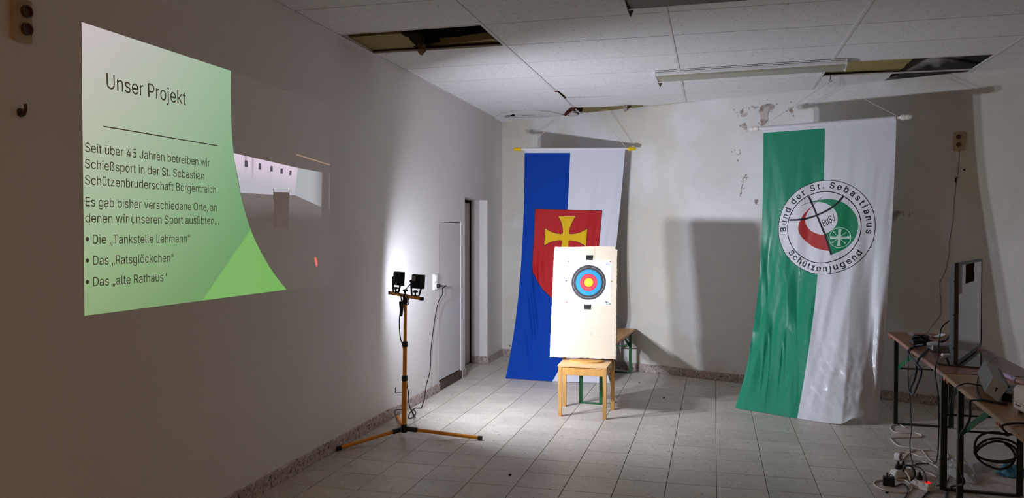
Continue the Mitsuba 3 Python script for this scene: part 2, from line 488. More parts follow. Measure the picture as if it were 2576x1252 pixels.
def wall_patch(poly, depth, mat, name='peeled_patch', label=None):
    m = frame(extr(poly, depth), onback(0, 0, 0), TB, np.array([0, 0, 1.0]), NB)
    m.fix_normals()
    return put('wall_back', name, m, mat, False, label=label)
for name, pts in (('patch', [(3.2998, 2.8316), (3.3138, 2.85), (3.3697, 2.8631), (3.4103, 2.8568), (3.4484, 2.8382), (3.4508, 2.8116), (3.4279, 2.7965), (3.3991, 2.7992), (3.3877, 2.7715), (3.3822, 2.7259), (3.3847, 2.6853), (3.3593, 2.6643), (3.3361, 2.6431), (3.315, 2.6448), (3.31, 2.6974), (3.3026, 2.7676), (3.2908, 2.7803)]),
                  ('patch', [(3.0878, 2.8105), (3.1215, 2.8333), (3.1264, 2.807), (3.1121, 2.7789), (3.0927, 2.7924)]),
                  ('patch', [(3.1025, 2.7762), (3.1434, 2.7843), (3.1697, 2.7913), (3.1652, 2.7542), (3.1363, 2.7591), (3.1219, 2.7486)]),
                  ('patch', [(3.2076, 2.852), (3.2821, 2.8484), (3.2881, 2.8339), (3.2468, 2.8332), (3.2124, 2.8399)]),
                  ('patch', [(3.6029, 2.8029), (3.6186, 2.8071), (3.6233, 2.7727), (3.6378, 2.7736), (3.6302, 2.7494), (3.6157, 2.7394), (3.6032, 2.7689)]),
                  ('patch', [(3.1127, 2.6789), (3.1439, 2.688), (3.1658, 2.6393), (3.1636, 2.6137), (3.1371, 2.6158), (3.1201, 2.6489)]),
                  ('patch', [(4.5226, 1.7533), (4.5749, 1.7651), (4.625, 1.759), (4.6233, 1.7358), (4.5898, 1.7153), (4.5853, 1.6837), (4.5611, 1.6787), (4.527, 1.6896)]),
                  ('patch', [(4.6853, 1.7401), (4.6976, 1.7347), (4.6921, 1.716), (4.6826, 1.7245)]),
                  ('patch', [(3.2512, 1.8917), (3.276, 1.9027), (3.2914, 1.8848), (3.2727, 1.8503), (3.2538, 1.8565)]),
                  ('patch', [(3.1207, 2.1249), (3.1303, 2.1292), (3.1831, 2.1305), (3.1831, 2.1247), (3.1352, 2.1196), (3.1305, 2.0951), (3.122, 2.099)]),
                  ('patch', [(3.1162, 2.0603), (3.1246, 2.0635), (3.1224, 2.0306), (3.1094, 1.972), (3.1023, 1.9462), (3.1069, 1.9839)]),
                  ('patch', [(3.044, 2.3722), (3.0878, 2.3743), (3.1022, 2.3899), (3.1047, 2.3756), (3.0757, 2.3656)]),
                  ('patch', [(1.5464, 0.7014), (1.5932, 0.7177), (1.6183, 0.6505), (1.581, 0.6346)])):
    P = ragged(0, 0, [list(q) for q in pts], 0.42, 6)
    bits = []
    for q in pts:
        r = 0.003 + 0.007 * prng.random()
        a = prng.random() * 6
        c = np.array(q) + prng.normal(0, 0.022, 2)
        bits.append(affinity.rotate(affinity.scale(Point(c).buffer(r, 2), 1.0 + 0.6 * prng.random(), 0.8), math.degrees(a)))
    wall_patch(unary_union([P] + bits), 0.0035, 'bare_plaster', 'peeled_patch')
wall_patch(Polygon([(0.1131, 0.1475), (0.1505, 0.1306), (0.1412, 0.1247), (0.1193, 0.1355)]).buffer(0), 0.002, 'void_dark', 'chipped_spot')
wall_patch(Polygon([(2.2409, 0.0763), (2.2837, 0.0938), (2.3028, 0.0694), (2.2649, 0.048)]).buffer(0), 0.002, 'bare_plaster', 'chipped_spot')

# skirting tiles along the walls
SKH, SKT = 0.088, 0.014


def skirting(name, p, q, nrm, piece=0.6, label=None):
    p, q, nrm = (np.asarray(v, float) for v in (p, q, nrm))
    L = np.linalg.norm(q - p)
    d = (q - p) / L
    n = max(1, round(L / piece))
    k = key(None, name)
    tag(k, label, kind='structure')
    for i in range(n):
        l = L / n
        m = cbox((l - 0.0025, SKT + 0.002 * prng.random(), SKH + 0.004 * prng.normal(0, 0.3)), 0.003)
        c = p + d * (i + 0.5) * l + nrm * SKT / 2 + np.array([0, 0, SKH / 2])
        put(k, 'skirting_tile', frame(m, c, d, np.cross([0, 0, 1.0], d), [0, 0, 1.0]), 'skirting', False)


skirting('baseboard_left', (XL, 1.2, 0), (XL, H0 - 0.002, 0), (1, 0, 0), label='speckled stone skirting along the left wall')
skirting('baseboard_left_door', (XL, H1 + 0.01, 0), (XL, D0, 0), (1, 0, 0), label='short piece of speckled skirting between hatch and door recess')
skirting('baseboard_left_far', (XL, D1, 0), (XL, YB - 0.02, 0), (1, 0, 0), label='speckled skirting between door recess and the far corner')
skirting('baseboard_left_jamb', (XL + 0.012, D1 - 0.0005, 0), (XL - 0.2, D1 - 0.0005, 0), (0, -1, 0), label='speckled skirting inside the door recess')
skirting('baseboard_back', onback(0.02, 0), onback(8.0, 0), NB, label='speckled stone skirting along the back wall')

# the door in its recess
put(None, 'door_1', mv(cbox((0.04, D1 - D0 - 0.03, DH - 0.02), 0.003), XL - 0.235, (D0 + D1) / 2, DH / 2), 'door_grey', False, kind='structure', label='grey-brown door leaf set back in the left wall')
put('door_1', 'frame', cat(mv(cbox((0.05, 0.012, DH), 0.002), XL - 0.2255, D1 - 0.008, DH / 2), mv(cbox((0.05, D1 - D0 - 0.05, 0.03), 0.002), XL - 0.2255, (D0 + D1) / 2, DH - 0.018), mv(cbox((0.05, 0.022, DH), 0.002), XL - 0.2255, D0 + 0.013, DH / 2)), 'void_dark', False, label='dark door frame edge')
put('door_1', 'handle', cat(rod((XL - 0.21, D0 + 0.1, 1.02), (XL - 0.17, D0 + 0.1, 1.02), 0.009), rod((XL - 0.17, D0 + 0.095, 1.02), (XL - 0.17, D0 + 0.21, 1.02), 0.009)), 'steel', 30)

# painted hatch with its brown kick strip
h = thing('hatch', 'flush grey painted panel in the left wall with a brown strip at its foot', 'hatch')
put(h, 'panel', mv(cbox((0.03, H1 - H0 - 0.012, HZ1 - HZ0 - 0.012), 0.003), XL - 0.020, (H0 + H1) / 2, (HZ0 + HZ1) / 2), 'hatch_paint', False)
put(h, 'kick_strip', mv(cbox((0.03, H1 - H0 - 0.006, HZ0 - 0.008), 0.003), XL - 0.008, (H0 + H1) / 2, HZ0 / 2), 'kick_brown', False, label='dark brown kick strip')

# ---------------------------------------------------------------- suspended ceiling
deck = extr(ROOM.buffer(0.15), 0.10, HR + 0.33)
put(None, 'ceiling', deck, 'deck', False, kind='structure', label='suspended ceiling of white mineral-fibre panels on white bars, several missing')
colx = [XL] + [CX + 2 * CM * k for k in range(0, 6)]
colx[-1] = XR
colx.sort()


def pan(col, row):
    x0, x1 = colx[col], colx[col + 1]
    return sbox(x0, CY + CM * row, x1, CY + CM * (row + 1)).intersection(ROOM.buffer(-0.003))


holes = []
gap = 0.0035
BACK_EDGE = LineString([onback(-1, 0)[:2], onback(9, 0)[:2]])
# ragged openings along the back edge
tear_a = Polygon([(-2.4573, 9.2027), (-2.3962, 9.1204), (-2.372, 9.159), (-2.3037, 9.0639), (-2.2409, 9.0641), (-2.1927, 9.1243), (-2.1345, 9.1232), (-2.073, 9.171), (-2.0145, 9.2344), (-1.9351, 9.271), (-1.8986, 9.3294), (-1.9686, 9.361), (-2.0882, 9.347), (-2.2391, 9.3585), (-2.3721, 9.3922), (-2.4386, 9.3582)])
tear_b = Polygon([(-1.5568, 8.8154), (-1.4222, 8.821), (-1.2003, 8.8349), (-1.0117, 8.8125), (-0.8455, 8.8132), (-0.7084, 8.8345), (-0.8654, 9.0216), (-1.0527, 9.0917), (-1.3516, 9.2605), (-1.6666, 9.4384)])
tear_c = Polygon([(-1.5407, 7.7682), (-1.51, 7.7761), (-1.5028, 8.0842), (-1.5306, 8.1885)])
gap_d = Polygon([(-1.5151, 8.1056), (-1.4335, 8.1167), (-1.1919, 8.1639), (-0.9481, 8.185), (-1.196, 8.1923), (-1.4461, 8.1877), (-1.5392, 8.1889)])
break_e = LineString([(1.5228, 6.9933), (1.5366, 7.1798), (1.5476, 7.3595), (1.5406, 7.4752), (1.5342, 7.6306), (1.5353, 7.8325), (1.5253, 8.0233)])
far_e = Polygon([(1.5057, 6.9156), (1.5366, 7.1798), (1.5422, 7.2766), (1.5476, 7.3595), (1.539, 7.4072), (1.5462, 7.5023), (1.5284, 7.5237), (1.5342, 7.6306), (1.5217, 7.6813), (1.5353, 7.8325), (1.5233, 7.9249), (1.5091, 8.1197), (2.6513, 9.0762), (2.1465, 6.8021)])
npan = 0
restp = []
for col in range(len(colx) - 1):
    for row in range(-13, 8):
        g = pan(col, row)
        if g.is_empty or g.area < 2e-3:
            continue
        if col == 0 and row == 0:
            continue                                    # the missing panel by the left wall
        if col == 3 and row == 3:
            continue                                    # the missing panel right of the far lamp
        if col == 3 and row == 4:
            g = g.difference(far_e)
        if col in (0, 1):
            for t in (tear_a, tear_b, tear_c, gap_d):
                g = g.difference(t)
        parts = [q for q in getattr(g, 'geoms', [g]) if q.geom_type == 'Polygon' and q.area > 2e-3]
        for q in parts:
            qq = q.buffer(-gap / 2, join_style=2)
            for g1 in getattr(qq, 'geoms', [qq]):
                if g1.is_empty or g1.area < 2e-3:
                    continue
                c = g1.centroid
                vis = any(seen((px, py, HR), 0.02) for px, py in list(g1.exterior.coords)[:40] + [(c.x, c.y)])
                body = extr(g1.buffer(-0.002, join_style=2), 0.016, HR + 0.0005 * prng.random())
                if vis:
                    put('ceiling', 'panel', body, 'ceiling_panel', False)
                else:
                    restp.append(body)
put('ceiling', 'panel_field', cat(*restp), 'ceiling_panel', False, kind='stuff')
# carrier bars running away from the camera, and slim cross bars under the missing panels
for k in range(0, 5):
    x = CX + 2 * CM * k
    L = wy(x) - YF
    m = mv(cbox((0.024, L, 0.004), 0.001), x, YF + L / 2, HR - 0.003)
    put('ceiling', 'carrier_bar', m, 'bar_white', False)
for col, y in ((0, CY), (0, CY + CM), (3, CY + 3 * CM), (3, CY + 4 * CM)):
    x0, x1 = colx[col], colx[col + 1]
    put('ceiling', 'cross_bar', mv(cbox((x1 - x0 - 0.024, 0.016, 0.012), 0.001), (x0 + x1) / 2, y, HR + 0.003), 'bar_white', False)
# wall angle along the left wall and the back wall
put('ceiling', 'edge_strip', mv(cbox((0.018, YB - YF - 0.02, 0.004), 0.001), XL + 0.009, (YB + YF) / 2, HR - 0.003), 'bar_white', False)

# what shows above the openings
def lumpy(poly, h, z, amp, seed, scale=9.0, size=0.035):
    m = extr(poly, h, z)
    v, f = trimesh.remesh.subdivide_to_size(m.vertices, m.faces, size)
    m = trimesh.Trimesh(v, f)
    m.merge_vertices()
    d = vfbm(m.vertices * scale + seed, 4, seed) - 0.5
    m.vertices = m.vertices + m.vertex_normals * (d * amp)[:, None]
    return m


ins_1 = Polygon([(-2.6285, 5.3679), (-2.1825, 5.3511), (-2.1771, 5.4293), (-2.2109, 5.5929), (-2.2348, 5.7693), (-2.2539, 5.8876), (-2.6527, 5.8845), (-2.6426, 5.8019)])
put('ceiling', 'insulation_board', extr(ins_1, 0.03, 2.992), 'wool_pale', False, label='pale board above the missing panel by the left wall')
put('ceiling', 'insulation_roll', lumpy(Polygon([(-2.2112, 5.8104), (-2.0075, 5.7695), (-1.8077, 5.743), (-1.6062, 5.6941), (-1.5717, 5.8163), (-1.5914, 5.8893), (-1.7899, 5.8915), (-2.1152, 5.8895)]), 0.05, 3.0, 0.02, 3), 'wool_pale', 40)
put('ceiling', 'insulation_tuft', cat(lumpy(Polygon([(-2.1796, 5.3291), (-2.0663, 5.335), (-2.0994, 5.517), (-2.1673, 5.7293), (-2.2019, 5.6679), (-2.1791, 5.4966)]), 0.05, 2.985, 0.05, 4, 16, 0.02),
                                   lumpy(Polygon([(-2.2536, 5.7338), (-2.1791, 5.7263), (-2.1985, 5.8291), (-2.2638, 5.8957)]), 0.03, 2.985, 0.05, 6, 20, 0.015)), 'void_dark', 40, label='torn grey insulation hanging in the opening')
put('ceiling', 'insulation_tuft', lumpy(Polygon([(-2.1822, 5.6335), (-2.1415, 5.6439), (-2.1576, 5.7205), (-2.2112, 5.7757)]).buffer(0.004), 0.05, 2.935, 0.05, 9, 26, 0.012), 'wool_brown', 40)
put('ceiling', 'roof_beam', mv(cbox((1.5, 0.10, 0.16), 0.006), -2.0, 5.83, 3.10), 'void_dark', False)
put('ceiling', 'roof_beam', mv(cbox((0.09, 1.2, 0.10), 0.006), -1.75, 5.3, 3.20), 'wool_pale', False)
ins_2 = Polygon([(0.838, 7.0554), (1.5613, 7.0889), (1.5733, 7.3225), (1.5695, 7.4347), (1.5794, 7.5712), (1.558, 7.6696), (0.9206, 7.6863)])
put('ceiling', 'insulation_board', lumpy(ins_2.buffer(0.02), 0.04, 3.0, 0.008, 2, 7, 0.08), 'wool', 40, label='yellow insulation mat beside the far lamp')
put('ceiling', 'back_hollow', frame(extr(sbox(2.6, HR + 0.004, 8.9, HR + 0.33), 0.002), onback(0, 0, 0.004), TB, np.array([0, 0, 1.0]), NB), 'deck', False)
put('ceiling', 'back_hollow', frame(extr(sbox(-0.02, HR - 0.002, 2.59, HR + 0.33), 0.002), onback(0, 0, 0.004), TB, np.array([0, 0, 1.0]), NB), 'wool_pale', False)
put('ceiling', 'insulation_board', lumpy(Polygon([(-2.3148, 9.1461), (-2.0878, 9.2363), (-1.8995, 9.3819), (-1.9221, 9.5427), (-2.1752, 9.5119), (-2.4083, 9.5556)]), 0.02, 2.985, 0.01, 14, 18, 0.04), 'hatch_paint', 40)
# broken plaster round the tears at the back edge
put('ceiling', 'torn_edge', lumpy(Polygon([(-1.5441, 7.7447), (-1.519, 7.7398), (-1.5035, 8.1332), (-1.5329, 8.2005)]).difference(tear_c.buffer(0.004)).buffer(0.002), 0.012, HR - 0.006, 0.008, 5, 20, 0.02), 'rust', 40)
put('ceiling', 'torn_edge', lumpy(LineString([(-1.5389, 8.7911), (-1.5941, 8.9231), (-1.6718, 9.147), (-1.7409, 9.4194)]).buffer(0.03), 0.012, HR - 0.010, 0.02, 8, 22, 0.02), 'rust', 40, label='rusty stained torn edge')
put('ceiling', 'plaster_flap', lumpy(Polygon([(-1.6592, 9.1816), (-1.5816, 8.9561), (-1.544, 9.0869), (-1.5843, 9.2962), (-1.65, 9.344)]), 0.01, HR - 0.03, 0.02, 12, 24, 0.02), 'bar_white', 40, label='loose white plaster flap by the cord hook')
put('ceiling', 'plaster_flap', lumpy(Polygon([(-2.617, 9.3295), (-2.4281, 8.9846), (-2.2091, 8.8403), (-1.9814, 8.8686), (-1.8311, 9.044), (-1.7362, 9.2895), (-1.6739, 9.3706), (-1.9922, 9.593), (-2.423, 9.696), (-2.6076, 9.6487)]).difference(tear_a.buffer(0.012)), 0.008, HR - 0.010, 0.012, 7, 14, 0.04), 'ceiling_panel', 40, label='swollen patch round the long tear in the far left corner')
put('ceiling', 'plaster_flap', lumpy(Polygon([(-0.9777, 8.7059), (-0.9356, 8.7167), (-0.9565, 8.9122), (-0.9895, 9.0528), (-0.9909, 8.9033)]), 0.015, 2.93, 0.015, 15, 30, 0.015), 'bare_plaster', 40)

# ---------------------------------------------------------------- fluorescent battens (switched off)
def batten(o, d, L, label, cover, body):
    o, d = np.asarray(o, float), np.asarray(d, float)
    d /= np.linalg.norm(d)
    s = np.cross([0, 0, 1.0], d)            # away from the camera
    k = thing('ceiling_lamp', label, 'ceiling light', 'switched-off battens on the ceiling')
    c = o + d * L / 2
    up = np.array([0, 0, 1.0])
    sec = Polygon([(0, 0), (0.20, 0), (0.215, -0.05), (0.19, -0.062), (0.185, -0.052), (0.008, -0.040), (0, -0.036)])
    put(k, 'housing', frame(extr(sec, L), o, s, up, d), body, False)
    cov = Polygon([(0.012, -0.040), (0.18, -0.053), (0.17, -0.066), (0.03, -0.055)])
    put(k, 'cover', frame(extr(cov, L - 0.03), o + d * 0.015, s, up, d), cover, False)
    put(k, 'seam', bar(o + d * 0.005 - s * 0.001 - up * 0.012, o + d * (L - 0.005) - s * 0.001 - up * 0.012, 0.003, 0.003), 'fixture_shade_dark', False)
    for e in (0, 1):
        q = o + d * (L * e)
        cap = Polygon([(-0.004, 0), (0.205, 0), (0.220, -0.056), (0.19, -0.070), (0.0, -0.045)])
        put(k, 'end_cap', frame(extr(cap, 0.006), q - d * (0.006 if e == 0 else 0.0), s, up, d), body, False)
    put(k, 'clip', hull([o + s * 0.19 - up * 0.07 + d * a + s * b - up * c2 for a, b, c2 in ((-0.004, 0, 0), (0.03, 0, 0), (0.012, 0.004, 0.04), (-0.004, 0.02, 0), (0.03, 0.02, 0))]), 'fixture_shade_dark', False)
    return k


batten((-0.504, 6.995, HR - 0.004), (1, -0.078, 0), 1.535, 'long white batten lamp fixed under the ceiling in front of the right banner', 'fixture_cover', 'fixture_white')
batten((-0.513, 4.625, HR - 0.004), (1, -0.02, 0), 1.535, 'batten lamp cut by the top edge of the picture, its shade put into a dark colour', 'fixture_shade_dark', 'fixture_shade_dark')
# small hooks in the ceiling that carry the banner cords
hk1 = np.array((-1.6102, 9.0393)  + (HR,))
hk2 = np.array((1.0357, 7.6857) + (HR,))
hk1b = np.array([-1.24, 8.80, HR])
# ---------------------------------------------------------------- the projected slide on the left wall
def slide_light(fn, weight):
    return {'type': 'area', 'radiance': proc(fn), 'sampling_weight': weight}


def wallsheet(V, F, off):
    """flat vertices (y, z) on the left wall, facing the room"""
    v = np.column_stack([np.full(len(V), XL + off), V[:, 0], V[:, 1]])
    a, b, c = (v[F[:, k]] for k in range(3))
    F = F.copy()
    flip = np.cross(b - a, c - a)[:, 0] < 0
    F[flip] = F[flip][:, ::-1]
    return trimesh.Trimesh(v, F, process=False)


def lit(parent, name, V, F, off, mat, fn, weight, label=None):
    """a lit piece of the slide; its uv spans its own bounds"""
    V = np.asarray(V, float)
    uv = (V - V.min(0)) / np.ptp(V, axis=0)
    return put(parent, name, wallsheet(V, F, off), mat, False, label=label, uv=uv, emitter=slide_light(fn, weight))


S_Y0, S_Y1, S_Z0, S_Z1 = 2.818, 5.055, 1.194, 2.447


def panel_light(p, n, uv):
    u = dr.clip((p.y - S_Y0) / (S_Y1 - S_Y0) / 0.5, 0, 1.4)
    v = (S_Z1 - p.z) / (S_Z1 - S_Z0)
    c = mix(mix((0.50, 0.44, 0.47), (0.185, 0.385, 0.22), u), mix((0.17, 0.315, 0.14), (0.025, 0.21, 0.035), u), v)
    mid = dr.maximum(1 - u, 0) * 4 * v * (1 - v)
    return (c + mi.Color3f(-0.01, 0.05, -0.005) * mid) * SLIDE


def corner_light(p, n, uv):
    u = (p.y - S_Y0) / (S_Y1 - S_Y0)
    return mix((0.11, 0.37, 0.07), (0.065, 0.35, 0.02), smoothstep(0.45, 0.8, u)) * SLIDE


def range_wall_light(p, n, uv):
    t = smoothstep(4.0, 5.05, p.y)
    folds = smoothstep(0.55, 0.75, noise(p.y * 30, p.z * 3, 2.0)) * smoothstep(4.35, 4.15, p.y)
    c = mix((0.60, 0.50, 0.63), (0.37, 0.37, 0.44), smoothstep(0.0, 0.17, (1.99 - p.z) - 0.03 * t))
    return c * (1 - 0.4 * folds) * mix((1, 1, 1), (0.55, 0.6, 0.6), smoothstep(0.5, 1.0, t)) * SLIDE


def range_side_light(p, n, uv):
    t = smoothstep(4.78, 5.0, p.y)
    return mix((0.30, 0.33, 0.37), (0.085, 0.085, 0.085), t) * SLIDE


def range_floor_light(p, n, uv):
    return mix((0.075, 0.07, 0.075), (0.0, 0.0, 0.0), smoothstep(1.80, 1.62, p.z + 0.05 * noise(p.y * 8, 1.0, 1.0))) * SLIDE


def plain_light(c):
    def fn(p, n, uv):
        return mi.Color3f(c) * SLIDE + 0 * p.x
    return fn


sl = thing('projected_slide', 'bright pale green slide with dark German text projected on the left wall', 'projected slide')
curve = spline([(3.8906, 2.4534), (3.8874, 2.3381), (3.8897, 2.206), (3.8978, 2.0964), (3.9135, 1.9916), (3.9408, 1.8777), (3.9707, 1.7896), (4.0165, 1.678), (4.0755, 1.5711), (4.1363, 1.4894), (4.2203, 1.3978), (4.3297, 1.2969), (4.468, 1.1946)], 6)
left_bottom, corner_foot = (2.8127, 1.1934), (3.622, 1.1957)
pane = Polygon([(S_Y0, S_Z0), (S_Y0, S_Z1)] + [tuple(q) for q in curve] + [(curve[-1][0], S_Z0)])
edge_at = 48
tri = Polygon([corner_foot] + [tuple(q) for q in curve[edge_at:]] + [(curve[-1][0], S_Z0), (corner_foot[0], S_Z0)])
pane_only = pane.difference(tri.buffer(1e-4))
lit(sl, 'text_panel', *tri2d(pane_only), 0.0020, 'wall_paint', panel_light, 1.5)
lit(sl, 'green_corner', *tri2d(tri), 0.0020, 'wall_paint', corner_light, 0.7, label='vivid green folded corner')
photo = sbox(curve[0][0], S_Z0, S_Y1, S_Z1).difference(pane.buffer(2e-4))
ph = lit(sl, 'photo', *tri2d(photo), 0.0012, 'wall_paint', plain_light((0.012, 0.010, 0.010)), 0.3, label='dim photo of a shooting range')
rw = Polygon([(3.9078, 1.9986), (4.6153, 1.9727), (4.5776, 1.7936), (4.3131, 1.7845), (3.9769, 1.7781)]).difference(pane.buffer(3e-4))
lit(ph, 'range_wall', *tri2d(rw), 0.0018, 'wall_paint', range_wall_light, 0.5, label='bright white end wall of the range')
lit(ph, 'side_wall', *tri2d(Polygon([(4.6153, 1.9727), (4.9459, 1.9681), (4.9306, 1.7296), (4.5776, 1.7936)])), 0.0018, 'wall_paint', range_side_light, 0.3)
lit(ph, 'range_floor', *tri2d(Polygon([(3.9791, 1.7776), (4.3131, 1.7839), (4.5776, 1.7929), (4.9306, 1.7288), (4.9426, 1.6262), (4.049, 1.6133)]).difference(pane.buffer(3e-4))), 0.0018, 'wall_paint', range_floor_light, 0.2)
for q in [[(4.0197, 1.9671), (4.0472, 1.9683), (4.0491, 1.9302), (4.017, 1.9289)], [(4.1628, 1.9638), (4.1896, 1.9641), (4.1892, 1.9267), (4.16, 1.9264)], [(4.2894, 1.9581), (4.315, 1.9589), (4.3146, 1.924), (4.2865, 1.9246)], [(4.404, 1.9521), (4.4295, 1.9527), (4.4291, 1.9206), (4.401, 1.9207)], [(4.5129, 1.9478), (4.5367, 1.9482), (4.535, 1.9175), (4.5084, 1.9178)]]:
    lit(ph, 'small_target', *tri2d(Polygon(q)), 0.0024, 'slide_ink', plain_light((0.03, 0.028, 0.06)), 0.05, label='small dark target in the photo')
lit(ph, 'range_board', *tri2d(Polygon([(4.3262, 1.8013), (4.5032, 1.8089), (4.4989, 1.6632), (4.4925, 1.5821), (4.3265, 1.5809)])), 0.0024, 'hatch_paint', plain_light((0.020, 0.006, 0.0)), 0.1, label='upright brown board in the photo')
for q in [[(4.3187, 1.8211), (4.3264, 1.8215), (4.3283, 1.7573), (4.3206, 1.757)], [(4.5006, 1.8261), (4.5103, 1.8266), (4.5055, 1.7648), (4.4985, 1.7645)]]:
    put(ph, 'board_edge', wallsheet(*tri2d(Polygon(q)), 0.0028), 'slide_ink', False)
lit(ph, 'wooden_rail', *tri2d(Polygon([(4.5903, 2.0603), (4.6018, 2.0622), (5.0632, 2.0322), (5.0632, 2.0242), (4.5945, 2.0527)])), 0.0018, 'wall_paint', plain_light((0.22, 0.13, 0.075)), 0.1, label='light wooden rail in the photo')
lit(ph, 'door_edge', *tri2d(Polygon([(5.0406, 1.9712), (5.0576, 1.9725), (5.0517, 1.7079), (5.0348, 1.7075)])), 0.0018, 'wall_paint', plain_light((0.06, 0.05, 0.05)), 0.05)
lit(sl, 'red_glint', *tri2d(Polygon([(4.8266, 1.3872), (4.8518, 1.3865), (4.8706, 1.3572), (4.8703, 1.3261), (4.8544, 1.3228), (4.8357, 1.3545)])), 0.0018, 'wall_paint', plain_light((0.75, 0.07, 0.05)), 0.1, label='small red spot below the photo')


def slide_text(text, p, q, cap, name='word', bold=False):
    """one line of lettering from p to q (baseline ends, (y, z) on the wall), capitals cap tall"""
    p, q = np.asarray(p, float), np.asarray(q, float)
    V, F = glyphs(text, cap, bold)
    V = V - [V[:, 0].min(), 0]
    raw = V[:, 0].max()
    V = V * [np.linalg.norm(q - p) / raw, 1]
    d = (q - p) / np.linalg.norm(q - p)
    e = np.array([-d[1], d[0]])
    # word by word
    lo, hi = V[F][:, :, 0].min(1), V[F][:, :, 0].max(1)
    order = np.argsort(lo)
    words, reach = [[]], -1.0
    for f in order:
        if words[-1] and lo[f] - reach > 0.17 * cap * V[:, 0].max() / raw:
            words.append([])
        words[-1].append(f)
        reach = max(reach, hi[f])
    for w in words:
        used, inv = np.unique(F[w], return_inverse=True)
        P = V[used]
        put(sl, name, wallsheet(p + P[:, :1] * d + P[:, 1:] * e, inv.reshape(-1, 3), 0.0032), 'slide_ink', False)


CAPS = [0.06680000000000019, 0.040000000000000036]
for text, p, q, c in (('Unser Projekt', (2.958, 2.1904), (3.5001, 2.2021), 0),
                      ('Seit über 45 Jahren betreiben wir', (2.8295, 1.8972), (3.6933, 1.9044), 1),
                      ('Schießsport in der St. Sebastian', (2.8286, 1.8269), (3.6436, 1.8322), 1),
                      ('Schützenbruderschaft Borgentreich.', (2.8276, 1.7571), (3.7602, 1.7645), 1),
                      ('Es gab bisher verschiedene Orte, an', (2.8295, 1.6641), (3.751, 1.6683), 1),
                      ('denen wir unseren Sport ausübten...', (2.8268, 1.5949), (3.7711, 1.5975), 1),
                      ('Die „Tankstelle Lehmann“', (2.868, 1.5024), (3.5241, 1.5026), 1),
                      ('Das „Ratsglöckchen“', (2.8686, 1.4102), (3.3948, 1.4076), 1),
                      ('Das „alte Rathaus“', (2.8674, 1.3179), (3.3427, 1.3145), 1)):
    slide_text(text, p, q, CAPS[c])
for q in ((2.8369, 1.5227), (2.8357, 1.4309), (2.8345, 1.3386)):
    put(sl, 'bullet', wallsheet(*tri2d(Point(q).buffer(0.0095, 6)), 0.0032), 'slide_ink', False)
put(sl, 'title_rule', wallsheet(*tri2d(LineString([(2.9362, 2.0194), (3.7611, 2.023)]).buffer(0.0026, cap_style=2)), 0.0032), 'slide_ink', False)

# ---------------------------------------------------------------- things on the left wall
def wall_box(o, ux, n, w, h, mat, hole_mat, label, category, open_=2, parts=True):
    """a double socket plate: plate, two round inserts; o centre on the wall, ux along the wall, n into the room"""
    up = np.array([0, 0, 1.0])
    k = thing('wall_socket', label, category)
    put(k, 'plate', frame(cbox((w, h, 0.022), 0.005), o + n * 0.011, ux, up, n), mat, False)
    return k


def insert(k, o, ux, n, r, mat, dark):
    up = np.array([0, 0, 1.0])
    c = put(k, 'socket_insert', frame(lathe([(0, 0.002), (r * 0.80, 0.002), (r * 0.84, 0.012), (r, 0.012), (r, 0), (0, 0)], 24), o + n * 0.022, ux, up, n), mat, 30)
    put(c, 'cup', frame(lathe([(0, 0), (r * 0.80, 0), (r * 0.80, 0.003), (0, 0.003)], 24), o + n * 0.0225, ux, up, n), dark, 30)


NL, UL = np.array([1.0, 0, 0]), np.array([0, 1.0, 0])
o = np.array((XL,) + (2.5097, 2.3734))
k = wall_box(o, UL, NL, 0.085, 0.165, 'plastic_ivory', 'socket_brown', 'old ivory double socket high on the left wall beside the slide', 'wall socket')
for dz in (-0.034, 0.034):
    insert(k, o + np.array([0, 0.008, dz]), UL, NL, 0.024, 'socket_brown', 'socket_brown')
o = np.array((XL,) + (7.181, 1.0825))
k = wall_box(o, UL, NL, 0.085, 0.155, 'plastic_white', 'plastic_white', 'white double socket and switch by the grey hatch, black plug in it', 'wall socket')
put(k, 'switch', frame(cbox((0.058, 0.060, 0.010), 0.004), o + np.array([0.026, 0, 0.036]), *(UL, np.array([0, 0, 1.0]), NL)), 'plastic_white', False)
insert(k, o + np.array([0, 0, -0.037]), UL, NL, 0.030, 'plastic_white', 'label_grey')
k = thing('wall_hook', 'dark bent coat hook on the left wall below the ivory socket', 'hook')
o = np.array((XL,) + (2.4958, 2.0224))
put(k, 'plate', frame(lathe([(0, 0.006), (0.016, 0.006), (0.018, 0), (0, 0)], 18), o + [0, 0.014, -0.006], UL, np.array([0, 0, 1.0]), NL), 'kick_brown', 30)
put(k, 'hook_arm', tube([o + [0.004, 0.014, -0.006], o + [0.03, 0.0, -0.016], o + [0.045, -0.006, 0.0], o + [0.042, -0.004, 0.022]], 0.0065), 'kick_brown', True)

# ---------------------------------------------------------------- twin work lamp on its tripod
ws = thing('work_light_stand', 'orange tripod stand with two black LED floodlights aimed at the target', 'work light')
hub = np.array([-2.257, 5.536, 0.082])
top = np.array([-2.243, 5.532, 1.078])
ax = (top - hub) / np.linalg.norm(top - hub)


def on_pole(z):
    return hub + ax * ((z - hub[2]) / ax[2])


